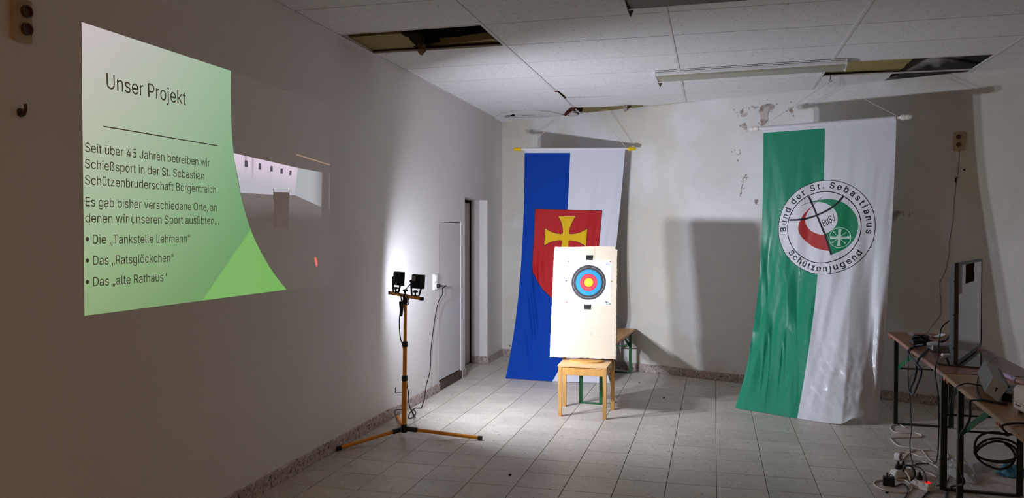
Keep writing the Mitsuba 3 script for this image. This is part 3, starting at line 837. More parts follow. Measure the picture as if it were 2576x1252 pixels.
put(ws, 'pole', rod(on_pole(0.07), on_pole(0.461), 0.0185, 20), 'stand_orange', 40)
put(ws, 'pole', rod(on_pole(0.456), on_pole(0.722), 0.0155, 20), 'stand_orange', 40)
put(ws, 'pole', rod(on_pole(0.715), on_pole(1.075), 0.0125, 20), 'stand_orange', 40)
for z, r in ((0.461, 0.0235), (0.718, 0.021)):
    put(ws, 'collar', frame(lathe([(0, -0.02), (r * 0.9, -0.02), (r, -0.014), (r, 0.012), (r * 0.88, 0.02), (0, 0.02)], 20), on_pole(z), [1, 0, 0], [0, 1, 0], [0, 0, 1]), 'plastic_black', 30)
put(ws, 'hub', cat(frame(lathe([(0, -0.03), (0.021, -0.03), (0.023, -0.02), (0.023, 0.02), (0.021, 0.032), (0, 0.032)], 20), hub, [1, 0, 0], [0, 1, 0], [0, 0, 1])), 'plastic_black', 30)
for tip in ((-2.5967, 5.1133, 0.0), (-1.6819, 5.6501, 0.0), (-2.575, 6.165, 0.0)):
    tip = np.array(tip) + [0, 0, 0.016]
    d = tip - hub
    L = np.linalg.norm(d)
    d /= L
    a, b = hub + d * 0.085, tip - d * 0.02
    leg = put(ws, 'leg', rod(a, b, 0.0135, 16), 'stand_orange', 40)
    put(leg, 'foot_cap', rod(tip - d * 0.03, tip + d * 0.004, 0.0158, 16), 'plastic_black', 40)
    s = np.cross(d, [0, 0, 1.0])
    s /= np.linalg.norm(s)
    put(leg, 'joint', cat(bar(hub + d * 0.018, hub + d * 0.105, 0.036, 0.034, b=0.008), rod(hub + d * 0.04 - s * 0.024, hub + d * 0.04 + s * 0.024, 0.009, 12)), 'plastic_black', False)
bl, br = np.array([-2.419, 5.656, 1.092]), np.array([-2.067, 5.409, 1.073])
bd = (br - bl) / np.linalg.norm(br - bl)
xb = put(ws, 'crossbar', bar(bl, br, 0.022, 0.022, b=0.003), 'stand_orange', False)
for e in (bl, br):
    put(xb, 'end_cap', bar(e - bd * 0.012, e + bd * 0.014, 0.0245, 0.0245, b=0.003), 'plastic_black', False)
cc = (bl + br) / 2
put(ws, 'clamp', cat(bar(cc + [0, 0, -0.06], cc + [0, 0, 0.012], 0.034, 0.034, up=(1, 0, 0), b=0.006)), 'plastic_black', False)


def knob(parent, c):
    put(parent, 'knob', cat(rod(c, c + [0, 0, 0.022], 0.006, 10), mv(lathe([(0, 0.020), (0.020, 0.022), (0.021, 0.028), (0.014, 0.036), (0, 0.038)], 16), *c)), 'plastic_black', 30)


knob(ws, cc + np.array([0, 0, 0.012]))
heads = []
for u, az, pit, wdt, hgt, dz in ((0.19, 40.0, -3.0, 0.107, 0.104, 0.0), (0.81, 30.0, -4.0, 0.107, 0.104, 0.0)):
    p = bl + (br - bl) * u
    az, pit = math.radians(az), math.radians(pit)
    n = np.array([math.sin(az) * math.cos(pit), math.cos(az) * math.cos(pit), math.sin(pit)])
    r = np.array([math.cos(az), -math.sin(az), 0.0])
    up = np.cross(r, n)
    c = p + np.array([0, 0, 0.118]) + n * 0.012
    body = cat(cbox((wdt, hgt, 0.024), 0.005, (0, 0, 0.004)), *[cbox((wdt - 0.026, 0.003, 0.010), 0.001, (0, yy, -0.012)) for yy in np.linspace(-hgt / 2 + 0.014, hgt / 2 - 0.014, 11) if not (0.008 < yy < 0.04)],
               cbox((0.04, 0.034, 0.012), 0.002, (-0.014, 0.022, -0.012)))
    fl = put(ws, 'floodlight', frame(body, c, r, up, n), 'lamp_black', False, label='black LED floodlight head')
    rim = extr(sbox(-wdt / 2, -hgt / 2, wdt / 2, hgt / 2).difference(sbox(-wdt / 2 + 0.011, -hgt / 2 + 0.011, wdt / 2 - 0.011, hgt / 2 - 0.011)), 0.019, 0.016)
    put(fl, 'rim', frame(rim, c, r, up, n), 'lamp_black', False)
    lens = frame(extr(sbox(-0.042, -0.041, 0.042, 0.041), 0.0012), c + n * 0.0165, r, up, n)
    V, F = tri2d(sbox(-0.042, -0.041, 0.042, 0.041))
    sheet = trimesh.Trimesh(np.column_stack([V, np.zeros(len(V))]), F)
    if sheet.face_normals[0][2] < 0:
        sheet.invert()
    put(fl, 'led_panel', frame(sheet, c + n * 0.0175, r, up, n), 'plastic_white', False, label='lit white LED panel', emitter={'type': 'area', 'radiance': {'type': 'rgb', 'value': list(LED)}, 'sampling_weight': 14.0})
    arms = []
    for sgn in (-1, 1):
        a0 = c + r * sgn * (wdt / 2 + 0.006) - n * 0.004
        a1 = a0 - np.array([0, 0, 0.045])
        a2 = p + r * sgn * (wdt / 2 - 0.012) + np.array([0, 0, 0.014])
        arms += [bar(a0 + up * 0.012, a1, 0.014, 0.005, up=r, b=0.001), bar(a1 + [0, 0, 0.004], a2, 0.014, 0.005, up=r, b=0.001), rod(a0 - r * sgn * 0.008, a0 + r * sgn * 0.010, 0.008, 12)]
    arms.append(bar(p - r * (wdt / 2 - 0.010) + [0, 0, 0.014], p + r * (wdt / 2 - 0.010) + [0, 0, 0.014], 0.014, 0.005, b=0.001))
    put(fl, 'bracket', cat(*arms), 'lamp_black', False)
    knob(fl, p + np.array([0, 0, 0.016]))
    if u > 0.5:
        lb = frame(cbox((0.046, 0.034, 0.001), 0.0003), c - n * 0.0185 + up * 0.022 - r * 0.014, r, up, n)
        put(fl, 'label', lb, 'label_grey', False, label='grey rating label')
        for q, (w2, y2) in enumerate(((0.018, 0.009), (0.034, 0.001), (0.030, -0.006))):
            put(fl, 'print', frame(cbox((w2, 0.003, 0.0004), 0.0001), c - n * 0.0192 + up * (0.022 + y2) - r * 0.014, r, up, n), 'ink_black', False)
    heads.append((c, n, r, up, p))
# leads from the heads and the two wire hooks on the pole
h1, h2 = heads
put(ws, 'lead', tube([h1[0] - h1[1] * 0.02 - h1[3] * 0.03, h1[0] - h1[1] * 0.035 - h1[3] * 0.07, cc + [-0.03, -0.03, 0.01], cc + [-0.022, -0.03, -0.05], on_pole(0.98) + [-0.03, -0.02, 0]], 0.0035), 'cable_black', True)
put(ws, 'lead', tube([h2[0] - h2[1] * 0.02 - h2[3] * 0.01 - h2[2] * 0.03, h2[0] - h2[1] * 0.03 - h2[3] * 0.05 - h2[2] * 0.07, cc + [0.01, -0.045, 0.03], cc + [0.045, -0.05, -0.02], cc + [0.040, -0.045, -0.06], cc + [0.0, -0.03, -0.055], cc + [-0.02, -0.03, -0.02]], 0.0035), 'cable_black', True)
put(ws, 'junction', hull([on_pole(1.04) + [x, y - 0.02, z] for x, y, z in ((-0.035, 0, 0), (0.0, 0, 0), (-0.035, -0.02, 0), (0, -0.02, 0), (-0.028, 0, -0.11), (-0.016, 0, -0.11), (-0.028, -0.014, -0.11))]), 'cable_black', False)
for z, s in ((0.352, 1), (0.225, -1)):
    q = on_pole(z)
    put(ws, 'wire_hook', tube([q + [-0.015, -0.008, 0], q + [-0.045, -0.02, 0], q + [-0.062, -0.026, 0.002 * s], q + [-0.063, -0.027, 0.018 * s], q + [-0.063, -0.027, 0.042 * s]], 0.0028, n=5), 'cable_black', True)
# mains lead: down the pole, over the floor and up to the wall socket
plug = np.array((XL,) + (7.181, 1.0825)) + [0, 0, -0.037]
pc = thing('mains_lead', 'black mains lead from the tripod lamp across the floor to the white wall socket', 'cable')
put(pc, 'plug', frame(lathe([(0, 0.0), (0.0185, 0.0), (0.0185, 0.012), (0.015, 0.03), (0.009, 0.036), (0.0065, 0.06), (0, 0.06)], 18), plug + NL * 0.026, UL, np.array([0, 0, 1.0]), NL), 'cable_black', 30)
lead = [on_pole(0.97) + [-0.032, -0.02, 0], on_pole(0.88) + [-0.040, -0.018, 0], on_pole(0.77) + [-0.032, -0.014, 0], on_pole(0.69) + [-0.020, 0.012, 0], on_pole(0.53) + [-0.005, 0.026, 0], on_pole(0.41) + [0.010, 0.024, 0],
        on_pole(0.33) + [0.022, 0.030, 0], (-2.24, 5.60, 0.24), (-2.27, 5.80, 0.10), (-2.5627, 6.4619, 0.006), (-2.495, 6.3835, 0.006), (-2.4491, 6.2111, 0.006), (-2.4719, 6.1608, 0.006), (-2.5256, 6.3132, 0.006), (-2.5599, 6.5115, 0.006), (-2.5112, 6.5404, 0.006),
        (-2.4884, 6.52, 0.0327), (-2.5038, 6.62, 0.0821), (-2.526, 6.72, 0.1694), (-2.5356, 6.85, 0.2919), (-2.5644, 6.95, 0.4604), (-2.5769, 7.05, 0.6345), (-2.578, 7.12, 0.7786), (-2.5671, 7.18, 0.9071), (-2.5412, 7.21, 0.9628), (-2.5446, 7.22, 1.0197),
        plug + NL * 0.12 + [0, 0.01, 0.000], plug + NL * 0.084]
put(pc, 'cord', tube(lead, 0.0042, 8, 6), 'cable_black', True)
# ---------------------------------------------------------------- hanging banners
class Cloth:
    """a sheet S(u, s): u across, s down; prints are mapped onto it"""

    def __init__(self, place, W, H):
        self.place, self.W, self.H = place, W, H

    def at(self, u, s, off=0.0):
        u, s = np.asarray(u, float), np.asarray(s, float)
        p = self.place(u, s)
        if np.any(off):
            e = 2e-3
            a = self.place(u + e, s) - self.place(u - e, s)
            b = self.place(u, s + e) - self.place(u, s - e)
            n = np.cross(b, a)                      # towards the camera side
            n /= np.linalg.norm(n, axis=-1, keepdims=True)
            flip = ((EYE - p) * n).sum(-1, keepdims=True) < 0
            n = np.where(flip, -n, n)
            p = p + n * off
        return p

    def sheet(self, nu, ns, s0=0.0):
        u, s = np.meshgrid(np.linspace(0, 1, nu), s0 + (1 - s0) * np.linspace(0, 1, ns), indexing='ij')
        v = self.at(u.ravel(), s.ravel())
        i, j = np.meshgrid(np.arange(nu - 1), np.arange(ns - 1), indexing='ij')
        q = np.stack([i * ns + j, (i + 1) * ns + j, (i + 1) * ns + j + 1, i * ns + j + 1], -1).reshape(-1, 4)
        f = np.vstack([q[:, [0, 1, 2]], q[:, [0, 2, 3]]])
        return trimesh.Trimesh(v, f, process=False), np.column_stack([u.ravel(), s.ravel()])

    def printed(self, V, F, off, edge=0.018):
        """flat print with vertices (a across, b down), metres on the cloth"""
        v3 = np.column_stack([V, np.zeros(len(V))])
        v3, F = trimesh.remesh.subdivide_to_size(v3, F, edge, max_iter=14)
        p = self.at(v3[:, 0] / self.W, v3[:, 1] / self.H, off)
        m = trimesh.Trimesh(p, F, process=False)
        m.merge_vertices()
        c = m.triangles_center
        if (((EYE - c) * m.face_normals).sum(1) < 0).mean() > 0.5:
            m.invert()
        return m


def finial(k, p, d, mat, L=0.105, r=0.023):
    d = np.asarray(d, float) / np.linalg.norm(d)
    x = np.cross(d, [0, 0, 1.0])
    x /= np.linalg.norm(x)
    prof = [(0, 0), (0.45 * r, 0), (0.5 * r, 0.08 * L), (0.95 * r, 0.14 * L), (r, 0.3 * L), (0.93 * r, 0.48 * L), (0.78 * r, 0.52 * L), (0.93 * r, 0.57 * L), (0.86 * r, 0.78 * L), (0.55 * r, 0.95 * L), (0, L)]
    put(k, 'finial', frame(lathe(prof, 20), p, x, np.cross(d, x), d), mat, 40)


# -- blue and white town banner by the left corner
A1, B1 = np.array([-2.105, 8.795, 2.505]), np.array([-0.965, 8.823, 2.480])
W1, H1_ = 1.14, 2.50


def place1(u, s):
    xl = -2.105 - 0.02 * s - 0.03 * s ** 6
    xr = -0.965 - 0.20 * s + 0.13 * np.clip((s - 0.8) / 0.2, 0, 1) ** 2 
    x = xl + (xr - xl) * u - 0.12 * np.exp(-((s - 0.835) / 0.065) ** 2) * np.clip(u, 0, 1) ** 5
    x = x + 0.11 * np.sin(np.pi * np.clip(u, 0, 1)) * np.clip((s - 0.5) / 0.4, 0, 1) ** 2 * (1 - np.clip((s - 0.91) / 0.09, 0, 1) ** 1.5)
    yb = np.interp(np.clip(u, 0, 1), [0, 0.45, 1], [8.135, 8.085, 8.125])
    yt = A1[1] + (B1[1] - A1[1]) * u
    y = yt + (yb - yt) * np.clip(s, 0, 1) ** 2.5
    zt = A1[2] + (B1[2] - A1[2]) * u
    z = zt * (1 - s) + 0.004
    q = np.stack([u * 7.0 + 0.9 * s, s * 1.5, 0 * u], -1)
    fold = (vfbm(q, 3, 21) - 0.5) * 0.045 * np.clip(s * 2.2, 0, 1) * (1 - 0.75 * np.clip((s - 0.8) / 0.2, 0, 1))
    left = np.exp(-((u - 0.10 - 0.10 * s) / 0.085) ** 2) * np.clip((s - 0.18) * 2.2, 0, 1) * (1 - np.clip((s - 0.86) / 0.12, 0, 1))
    q2 = np.stack([u * 30.0 - 13 * s, s * 5.0 + u * 6, 0 * u], -1)
    crease = (vnoise(q2, 5) - 0.5) * 0.055 * left
    q3 = np.stack([u * 16.0, s * 0.9, 0 * u + 5], -1)
    fine = (vnoise(q3, 8) - 0.5) * 0.010 * np.clip(s * 3, 0, 1)
    return np.stack([x, y - fold - crease - fine, z], -1)


c1 = Cloth(place1, W1, H1_)
b1 = thing('town_banner', 'blue and white hanging banner with a red shield and yellow cross, behind the target board', 'banner')
m, uvs = c1.sheet(110, 220)
put(b1, 'cloth', m, 'flag_blue_white', True, uv=uvs)
SH = lambda x, y: (((x - 258) / 740.0 * 0.997) * W1, (y - 60) * 0.001428 + 0.015)
sh = [SH(352, 525), SH(866, 532)] + [SH(x, y) for x, y in ((866, 960), (852, 1030), (815, 1100), (755, 1165), (680, 1222), (606, 1262), (535, 1222), (460, 1160), (395, 1085), (358, 1020), (352, 960))]
shield = Polygon(sh)
put(b1, 'shield', c1.printed(*tri2d(shield.buffer(0.0045)), 0.0012), 'ink_black', True, label='black outline of the shield')
put(b1, 'shield', c1.printed(*tri2d(shield), 0.0022), 'flag_red', True, label='red shield')


def arm(w0, w1, L0, L1, n=10):
    """half outline of a cross arm that widens in a curve from w0 at L0 to w1 at L1"""
    t = np.linspace(0, 1, n)
    return np.column_stack([w0 + (w1 - w0) * t ** 2.2, L0 + (L1 - L0) * t])


quarter = arm(24, 67, 28, 165)
cross = []
for k in range(4):
    a = np.radians(90 * k)
    R = np.array([[math.cos(a), -math.sin(a)], [math.sin(a), math.cos(a)]])
    half = quarter
    pts = np.vstack([np.column_stack([half[::-1, 0], half[::-1, 1]])[::-1], np.column_stack([-half[:, 0], half[:, 1]])[::-1]])
    cross.append(Polygon(np.vstack([pts @ R.T, ])).buffer(0))
cross = unary_union(cross + [sbox(-30, -30, 30, 30)])
cross = affinity.translate(cross, 601, 744)
cross = Polygon([SH(x, y) for x, y in cross.exterior.coords])
put(b1, 'cross', c1.printed(*tri2d(cross.buffer(0.004)), 0.0030, 0.02), 'ink_black', True, label='black outline of the cross')
put(b1, 'cross', c1.printed(*tri2d(cross), 0.0040, 0.02), 'flag_gold', True, label='yellow cross')
r0, r1 = np.array([-2.16, 8.795, 2.513]), np.array([-0.925, 8.824, 2.489])
put(b1, 'rod', rod(r0, r1, 0.011, 14), 'rod_white', 40)
put(b1, 'rod_sleeve', rod(A1 + [0, 0, 0.006], B1 + [0, 0, 0.006], 0.017, 18), 'satin_white', 40)
finial(b1, r0 + [0.02, 0, 0], r0 - r1, 'finial_yellow', 0.10)
finial(b1, r1 - [0.02, 0, 0], r1 - r0, 'finial_yellow', 0.10)
put(b1, 'cord', cat(tube([r0 + [0.04, 0, 0.012], (-1.5575, 8.82, 2.926)], 0.0028, 6, smooth=False), tube([r1 - [0.03, 0, -0.012], (-1.2572, 8.86, 2.8848), (-1.5575, 8.82, 2.926)], 0.0028, 6, smooth=False)), 'cord_white', True)
put(b1, 'cord_hook', tube([(-1.5575, 8.82, 2.926), np.array((-1.5575, 8.82, 2.926)) + [0.01, 0.0, 0.02], np.array((-1.5575, 8.82, 2.926)) + [0, 0, 0.05]], 0.004, 6), 'steel', True)

# -- green and white youth banner
A2, B2 = np.array([0.440, 7.795, 2.530]), np.array([1.500, 7.372, 2.528])
W2, H2_ = 1.142, 2.53
BU = np.array([0, 0.15, 0.3, 0.47, 0.6, 0.72, 0.86, 1.0])
BXY = np.array([[0.187, 7.262], [0.33, 7.17], [0.487, 7.07], [0.655, 6.975], [0.82, 6.895], [1.00, 6.805], [1.175, 6.86], [1.315, 7.02]])


def place2(u, s):
    uc = np.clip(u, 0, 1)
    bx, by = np.interp(uc, BU, BXY[:, 0]), np.interp(uc, BU, BXY[:, 1])
    e = 3.3 - 1.9 * uc
    w = np.clip(s, 0, 1) ** e
    x = A2[0] + (B2[0] - A2[0]) * u
    y = A2[1] + (B2[1] - A2[1]) * u
    x, y = x + (bx - x) * w, y + (by - y) * w
    z = (A2[2] + (B2[2] - A2[2]) * u) * (1 - s) + 0.004
    low = np.clip((s - 0.90) / 0.1, 0, 1)
    amp = np.clip(s * 1.8, 0, 1) * (1 - 0.7 * low)
    q = np.stack([u * 6.5 + 1.2 * s, s * 1.1, 0 * u + 1], -1)
    f = (vfbm(q, 3, 31) - 0.5) * 0.095 * amp
    # long soft pleats that fan out from the upper left corner
    g = (vnoise(np.stack([u * 13.0 - 5.5 * s, s * 1.7 - u, 0 * u + 3], -1), 12) - 0.5) * 0.046 * amp * np.clip(1.25 - u * 1.7, 0.15, 1)
    # narrow shiny creases in the green half, low down
    h = vnoise(np.stack([u * 24.0 - 7.0 * s, s * 3.2, 0 * u + 7], -1), 41)
    h = -np.clip(np.abs(h - 0.5) * 9, 0, 1) * 0.013 * np.clip((s - 0.40) * 3, 0, 1) * np.clip((0.5 - u) * 5, 0, 1) * (1 - low)
    wr = (vfbm(np.stack([u * 22.0, s * 34.0, 0 * u + 2], -1), 3, 17) - 0.5) * 0.020 * np.clip((s - 0.66) * 5, 0, 1) * np.clip((u - 0.42) * 5, 0, 1) * (1 - 0.6 * low)
    k = -0.095 * np.exp(-((u - 0.90 + 0.10 * (1 - s)) / 0.055) ** 2) * np.clip((s - 0.35) * 1.6, 0, 1) * (1 - np.clip((s - 0.93) / 0.06, 0, 1))
    d = f + g + h + wr + k
    p = np.stack([x - NB2[0] * d * -1, y - NB2[1] * d * -1, z], -1)
    # curled hem at the right end
    lift = 0.055 * np.exp(-((u - 0.80) / 0.06) ** 2) * np.clip((s - 0.955) / 0.045, 0, 1) ** 1.5
    p[..., 2] += lift
    p[..., 2] = np.maximum(p[..., 2], 0.003)
    return p


NB2 = NB
c2 = Cloth(place2, W2, H2_)
b2 = thing('youth_banner', 'green and white satin hanging banner with a round lettered emblem, left of the tables', 'banner')
m, uvs = c2.sheet(150, 300)
put(b2, 'cloth', m, 'flag_green_white', True, uv=uvs)
EK = 0.418 / 557
EC = (0.507 * W2, 0.366 * H2_)


def EM(pts):
    return [((x - 667) * EK + EC[0], (y - 640) * EK + EC[1]) for x, y in pts]


def ring(cx, cy, r, w):
    c = Point(EM([(cx, cy)])[0])
    return c.buffer((r + w / 2) * EK, 48).difference(c.buffer((r - w / 2) * EK, 48))


em = put(b2, 'emblem', c2.printed(*tri2d(Point(EC).buffer(557 * EK, 64)), 0.0014), 'satin_white', True, label='round white emblem')


def pr(name, poly, mat, layer, edge=0.018, label=None):
    return put(em, name, c2.printed(*tri2d(poly), 0.0014 + 0.0009 * layer, edge), mat, True, label=label)


pr('outer_ring', ring(667, 640, 556, 6), 'satin_black', 1)
pr('inner_ring', ring(649, 642, 424, 10), 'satin_black', 1)
crescent = spline([(562, 340), (500, 392), (440, 452), (390, 530), (358, 640), (375, 715), (420, 780), (480, 832), (545, 872), (620, 900), (690, 916), (748, 922)], 4)
inner = spline([(700, 738), (640, 732), (560, 712), (490, 672), (448, 615), (432, 560), (440, 500), (468, 440), (515, 385), (562, 340)], 4)
pr('red_crescent', Polygon(EM(np.vstack([crescent, inner]))).buffer(0), 'satin_red', 1, label='red crescent')
g_out = spline([(470, 342), (560, 320), (700, 309), (800, 325), (890, 368), (965, 440), (1020, 530), (1040, 630), (1025, 730), (980, 820), (900, 900), (775, 968)], 4)
g_in = spline([(690, 722), (740, 695), (790, 650), (815, 590), (818, 530), (798, 465), (750, 405), (680, 362), (600, 341), (530, 340), (470, 342)], 4)
pr('green_crescent', Polygon(EM(np.vstack([g_out, g_in]))).buffer(0), 'satin_green', 1, label='green crescent')
pr('arrow', LineString(EM([(465, 272), (572, 500), (690, 735), (777, 968)])).buffer(11 * EK, cap_style=2), 'satin_black', 2, label='dark arrow shaft')
pr('bow', LineString(EM(spline([(245, 552), (330, 552), (430, 540), (520, 516), (600, 488), (680, 452), (750, 408), (815, 350), (866, 284)], 4))).buffer(11 * EK, cap_style=2), 'satin_black', 2, label='dark bow curve')
pr('bow_tip', LineString(EM(spline([(385, 378), (450, 352), (540, 334), (600, 322)], 4))).buffer(2.0 * EK), 'satin_black', 2)
pr('bow_tip', LineString(EM(spline([(520, 378), (570, 328), (626, 280)], 4))).buffer(2.0 * EK), 'satin_black', 2)
pr('wheel_ring', ring(850, 765, 114, 7), 'satin_pale', 2)
wheel = unary_union([Polygon(EM([(832, 672), (868, 672), (862, 700), (862, 830), (868, 860), (826, 860), (834, 830), (834, 700)])), Polygon(EM([(748, 745), (775, 752), (925, 752), (950, 746), (950, 784), (925, 778), (775, 778), (748, 782)]))])
pr('wheel_cross', wheel, 'satin_pale', 2)
for x0, y0, x1, y1 in ((785, 700, 905, 828), (910, 708, 780, 822)):
    pr('small_arrow', unary_union([LineString(EM([(x0, y0), (x1, y1)])).buffer(3.5 * EK), Point(EM([(x1, y1)])[0]).buffer(10 * EK, 4), Point(EM([(x0, y0)])[0]).buffer(7 * EK, 4)]), 'satin_pale', 2)


def ring_text(text, R, a0, a1, cap, outward, name):
    """lettering around the emblem from angle a0 to a1 (degrees, counter-clockwise from the right)"""
    adv = []
    for ch in text:
        if ch == ' ':
            adv.append(cap * 0.10)
        else:
            V, F = glyphs(ch, cap, True)
            adv.append(V[:, 0].max() - V[:, 0].min())
    gap = (abs(math.radians(a1 - a0)) * R - sum(adv)) / (len(text) - 1)
    sgn = 1 if outward else -1
    pos = 0.0
    for ch, w in zip(text, adv):
        if ch != ' ':
            V, F = glyphs(ch, cap, True)
            V = V - [V[:, 0].min() + w / 2, 0]
            th = math.radians(a0) - sgn * (pos + w / 2) / R
            er = np.array([math.cos(th), math.sin(th)])          # up = +
            et = np.array([math.sin(th), -math.cos(th)]) * sgn
            P = er * R + V[:, :1] * et + V[:, 1:] * er * sgn
            P = np.column_stack([EC[0] + P[:, 0], EC[1] - P[:, 1]])
            put(em, name, c2.printed(P, F, 0.0023, 0.03), 'satin_black', True)
        pos += w + gap


ring_text('Bund der St. Sebastianus', 462 * EK, 186.5, -9.5, 71 * EK, True, 'letter')
ring_text('Schützenjugend', 521 * EK, 217.0, 325.0, 68 * EK, False, 'letter')
V, F = glyphs('BdSJ', 84 * EK)
V = V - [V[:, 0].min(), 0]
V = V * [150 * EK / V[:, 0].max(), 1.0] + np.column_stack([V[:, 1] * 0.22, 0 * V[:, 1]])
a = math.radians(31)
V = np.column_stack([V[:, 0] * math.cos(a) - V[:, 1] * math.sin(a), V[:, 0] * math.sin(a) + V[:, 1] * math.cos(a)])
o = EM([(664, 640)])[0]
put(em, 'script', c2.printed(np.column_stack([o[0] + V[:, 0], o[1] - V[:, 1]]), F, 0.0023, 0.03), 'satin_black', True, label='small slanted lettering')
r0, r1 = np.array([0.395, 7.812, 2.540]), np.array([1.535, 7.358, 2.537])
put(b2, 'rod', rod(r0, r1, 0.012, 14), 'rod_white', 40)
put(b2, 'rod_sleeve', rod(A2 + [0, 0, 0.004], B2 + [0, 0, 0.004], 0.022, 18), 'satin_white', 40)
finial(b2, r0 + (r1 - r0) * 0.012, r0 - r1, 'rod_white', 0.105, 0.024)
finial(b2, r1 - (r1 - r0) * 0.012, r1 - r0, 'rod_white', 0.105, 0.026)
hk = np.array([1.0, 7.60, HR - 0.055])
put(b2, 'cord', cat(tube([r0 + (r1 - r0) * 0.03 + [0, 0, 0.012], hk], 0.0028, 6, smooth=False), tube([r1 - (r1 - r0) * 0.02 + [0, 0, 0.012], hk], 0.0028, 6, smooth=False)), 'cord_white', True)
put(b2, 'cord_hook', tube([hk + [0.012, 0, 0.016], hk + [0.008, 0, 0.002], hk, hk + [-0.008, 0, 0.01], hk + [0, 0, 0.026], hk + [0, 0, 0.056]], 0.0036, 6), 'steel', True)

# ---------------------------------------------------------------- chair under the target
ch = thing('chair', 'light beech wooden chair carrying the foam target board', 'chair')
FL_, FR_, BL_, BR_ = (np.array(v) for v in ((-1.2627, 6.572, 0.0), (-0.8809, 6.5509, 0.0), (-1.298, 6.9631, 0.0), (-0.8614, 6.9257, 0.0)))
SZ = 0.434
for p, zt, w in ((FL_, SZ - 0.006, 0.032), (FR_, SZ - 0.006, 0.032)):
    put(ch, 'leg', hull([p + [sx * w / 2 * k, sy * w / 2 * k, z] for sx in (-1, 1) for sy in (-1, 1) for k, z in ((0.86, 0.0), (1.0, zt))]), 'beech', False)
for p in (BL_, BR_):
    lean = np.array([0, 0.10, 0])
    put(ch, 'leg', cat(hull([p + [sx * 0.015, sy * 0.016, z] for sx in (-1, 1) for sy in (-1, 1) for z in (0.0, SZ)]), hull([p + lean * k + [sx * 0.013, sy * 0.014, z] for sx in (-1, 1) for sy in (-1, 1) for k, z in ((0, SZ), (1, 0.83))])), 'beech', False)
for a, b in ((FL_, FR_), (FL_, BL_), (FR_, BR_), (BL_, BR_)):
    put(ch, 'apron', bar(a + [0, 0, SZ - 0.045], b + [0, 0, SZ - 0.045], 0.02, 0.068, b=0.002), 'beech', False)
fx = (FR_ - FL_) / np.linalg.norm(FR_ - FL_)
seat = Polygon([tuple((FL_ + [-0.018, -0.02, 0])[:2]), tuple((FR_ + [0.018, -0.02, 0])[:2]), tuple((BR_ + [0.0, -0.018, 0])[:2]), tuple((BL_ + [0.0, -0.018, 0])[:2])])
put(ch, 'seat', extr(seat, 0.012, SZ - 0.010), 'beech_seat', False)
el = affinity.translate(affinity.scale(Point(0, 0).buffer(1, 32), 0.150, 0.105), -1.075, 6.80)
put(ch, 'seat_pad', cat(extr(el, 0.010, SZ + 0.001), extr(el.buffer(-0.006), 0.004, SZ + 0.010)), 'beech', False, label='rounded brown raised seat centre')
for z in (0.60, 0.76):
    k = (z - SZ) / (0.83 - SZ)
    put(ch, 'back_rail', bar(BL_ + [0, 0.10 * k, z], BR_ + [0, 0.10 * k, z], 0.016, 0.07, b=0.003), 'beech', False)

# ---------------------------------------------------------------- foam board with the target
bb, bt = np.array([-1.110, 6.800, SZ + 0.0265]), np.array([-1.113, 6.975, 1.436])
bu = (bt - bb) / np.linalg.norm(bt - bb)
bx = np.array([0.9999, -0.012, 0.0])
bx -= bu * (bx @ bu)
bx /= np.linalg.norm(bx)
bn = np.cross(bx, bu)                     # towards the camera
BL2 = np.linalg.norm(bt - bb)
orng = np.random.default_rng(3)


def edge_pts():
    n = 26
    h, w = BL2, 0.589
    P = []
    for t in np.linspace(0, 1, n, endpoint=False):
        P.append((-w / 2 + w * t, 0.006 * orng.random() + 0.004 * (t > 0.2) * (1 - t)))
    for t in np.linspace(0, 1, 2 * n, endpoint=False):
        P.append((w / 2 - 0.006 * t - 0.004 * orng.random(), h * t))
    for t in np.linspace(0, 1, n, endpoint=False):
        P.append((w / 2 - 0.006 - (w - 0.012) * t, h - 0.004 * orng.random() + 0.004 * math.sin(t * 6)))
    for t in np.linspace(0, 1, 2 * n, endpoint=False):
        P.append((-w / 2 + 0.008 + 0.003 * orng.random() - 0.008 * t, h * (1 - t)))
    p = Polygon(P).buffer(0)
    p = p.difference(Polygon([(w / 2 - 0.026, h + 0.03), (w / 2 - 0.022, h - 0.004), (w / 2 - 0.028, h - 0.018), (w / 2 - 0.012, h - 0.030), (w / 2 - 0.004, h - 0.028), (w / 2 + 0.05, h - 0.02), (w / 2 + 0.05, h + 0.03)]))
    p = p.difference(Polygon([(-w / 2 - 0.02, h - 0.05), (-w / 2 + 0.006, h - 0.048), (-w / 2 + 0.016, h - 0.012), (-w / 2 + 0.024, h + 0.02), (-w / 2 - 0.03, h + 0.02)]))
    return p


outline = edge_pts()
tb = thing('target_board', 'cream foam board with ragged edges leaning on the beech chair', 'foam board')
fo = extr(outline.buffer(-0.003), 0.060, -0.060)
mid = extr(outline, 0.052, -0.056)
put(tb, 'slab', frame(cat(fo, mid), bb, bx, bu, bn), 'board_foam', False)


def onboard(x, y, off):
    """x across from the board's middle, y up from its foot, off proud of its face"""
    return bb + bx * x + bu * y + bn * off


def board_px(q):
    """point at height z and x on the board face"""
    return q


for x, y, r in ((0.07, 0.215, 0.005), (0.078, 0.232, 0.004), (0.066, 0.20, 0.005), (0.05, 0.213, 0.003), (0.072, 0.262, 0.003), (0.148, 0.195, 0.004), (0.098, 0.19, 0.003), (-0.045, 0.268, 0.003), (0.058, 0.245, 0.003), (-0.27, 0.155, 0.004), (0.08, 0.20, 0.003)):
    put(tb, 'arrow_hole', frame(lathe([(0, 0.0006), (r * 0.8, 0.0006), (r, 0), (0, 0)], 7), onboard(x, y, 0.0), bx, bu, bn), 'bare_plaster', False)

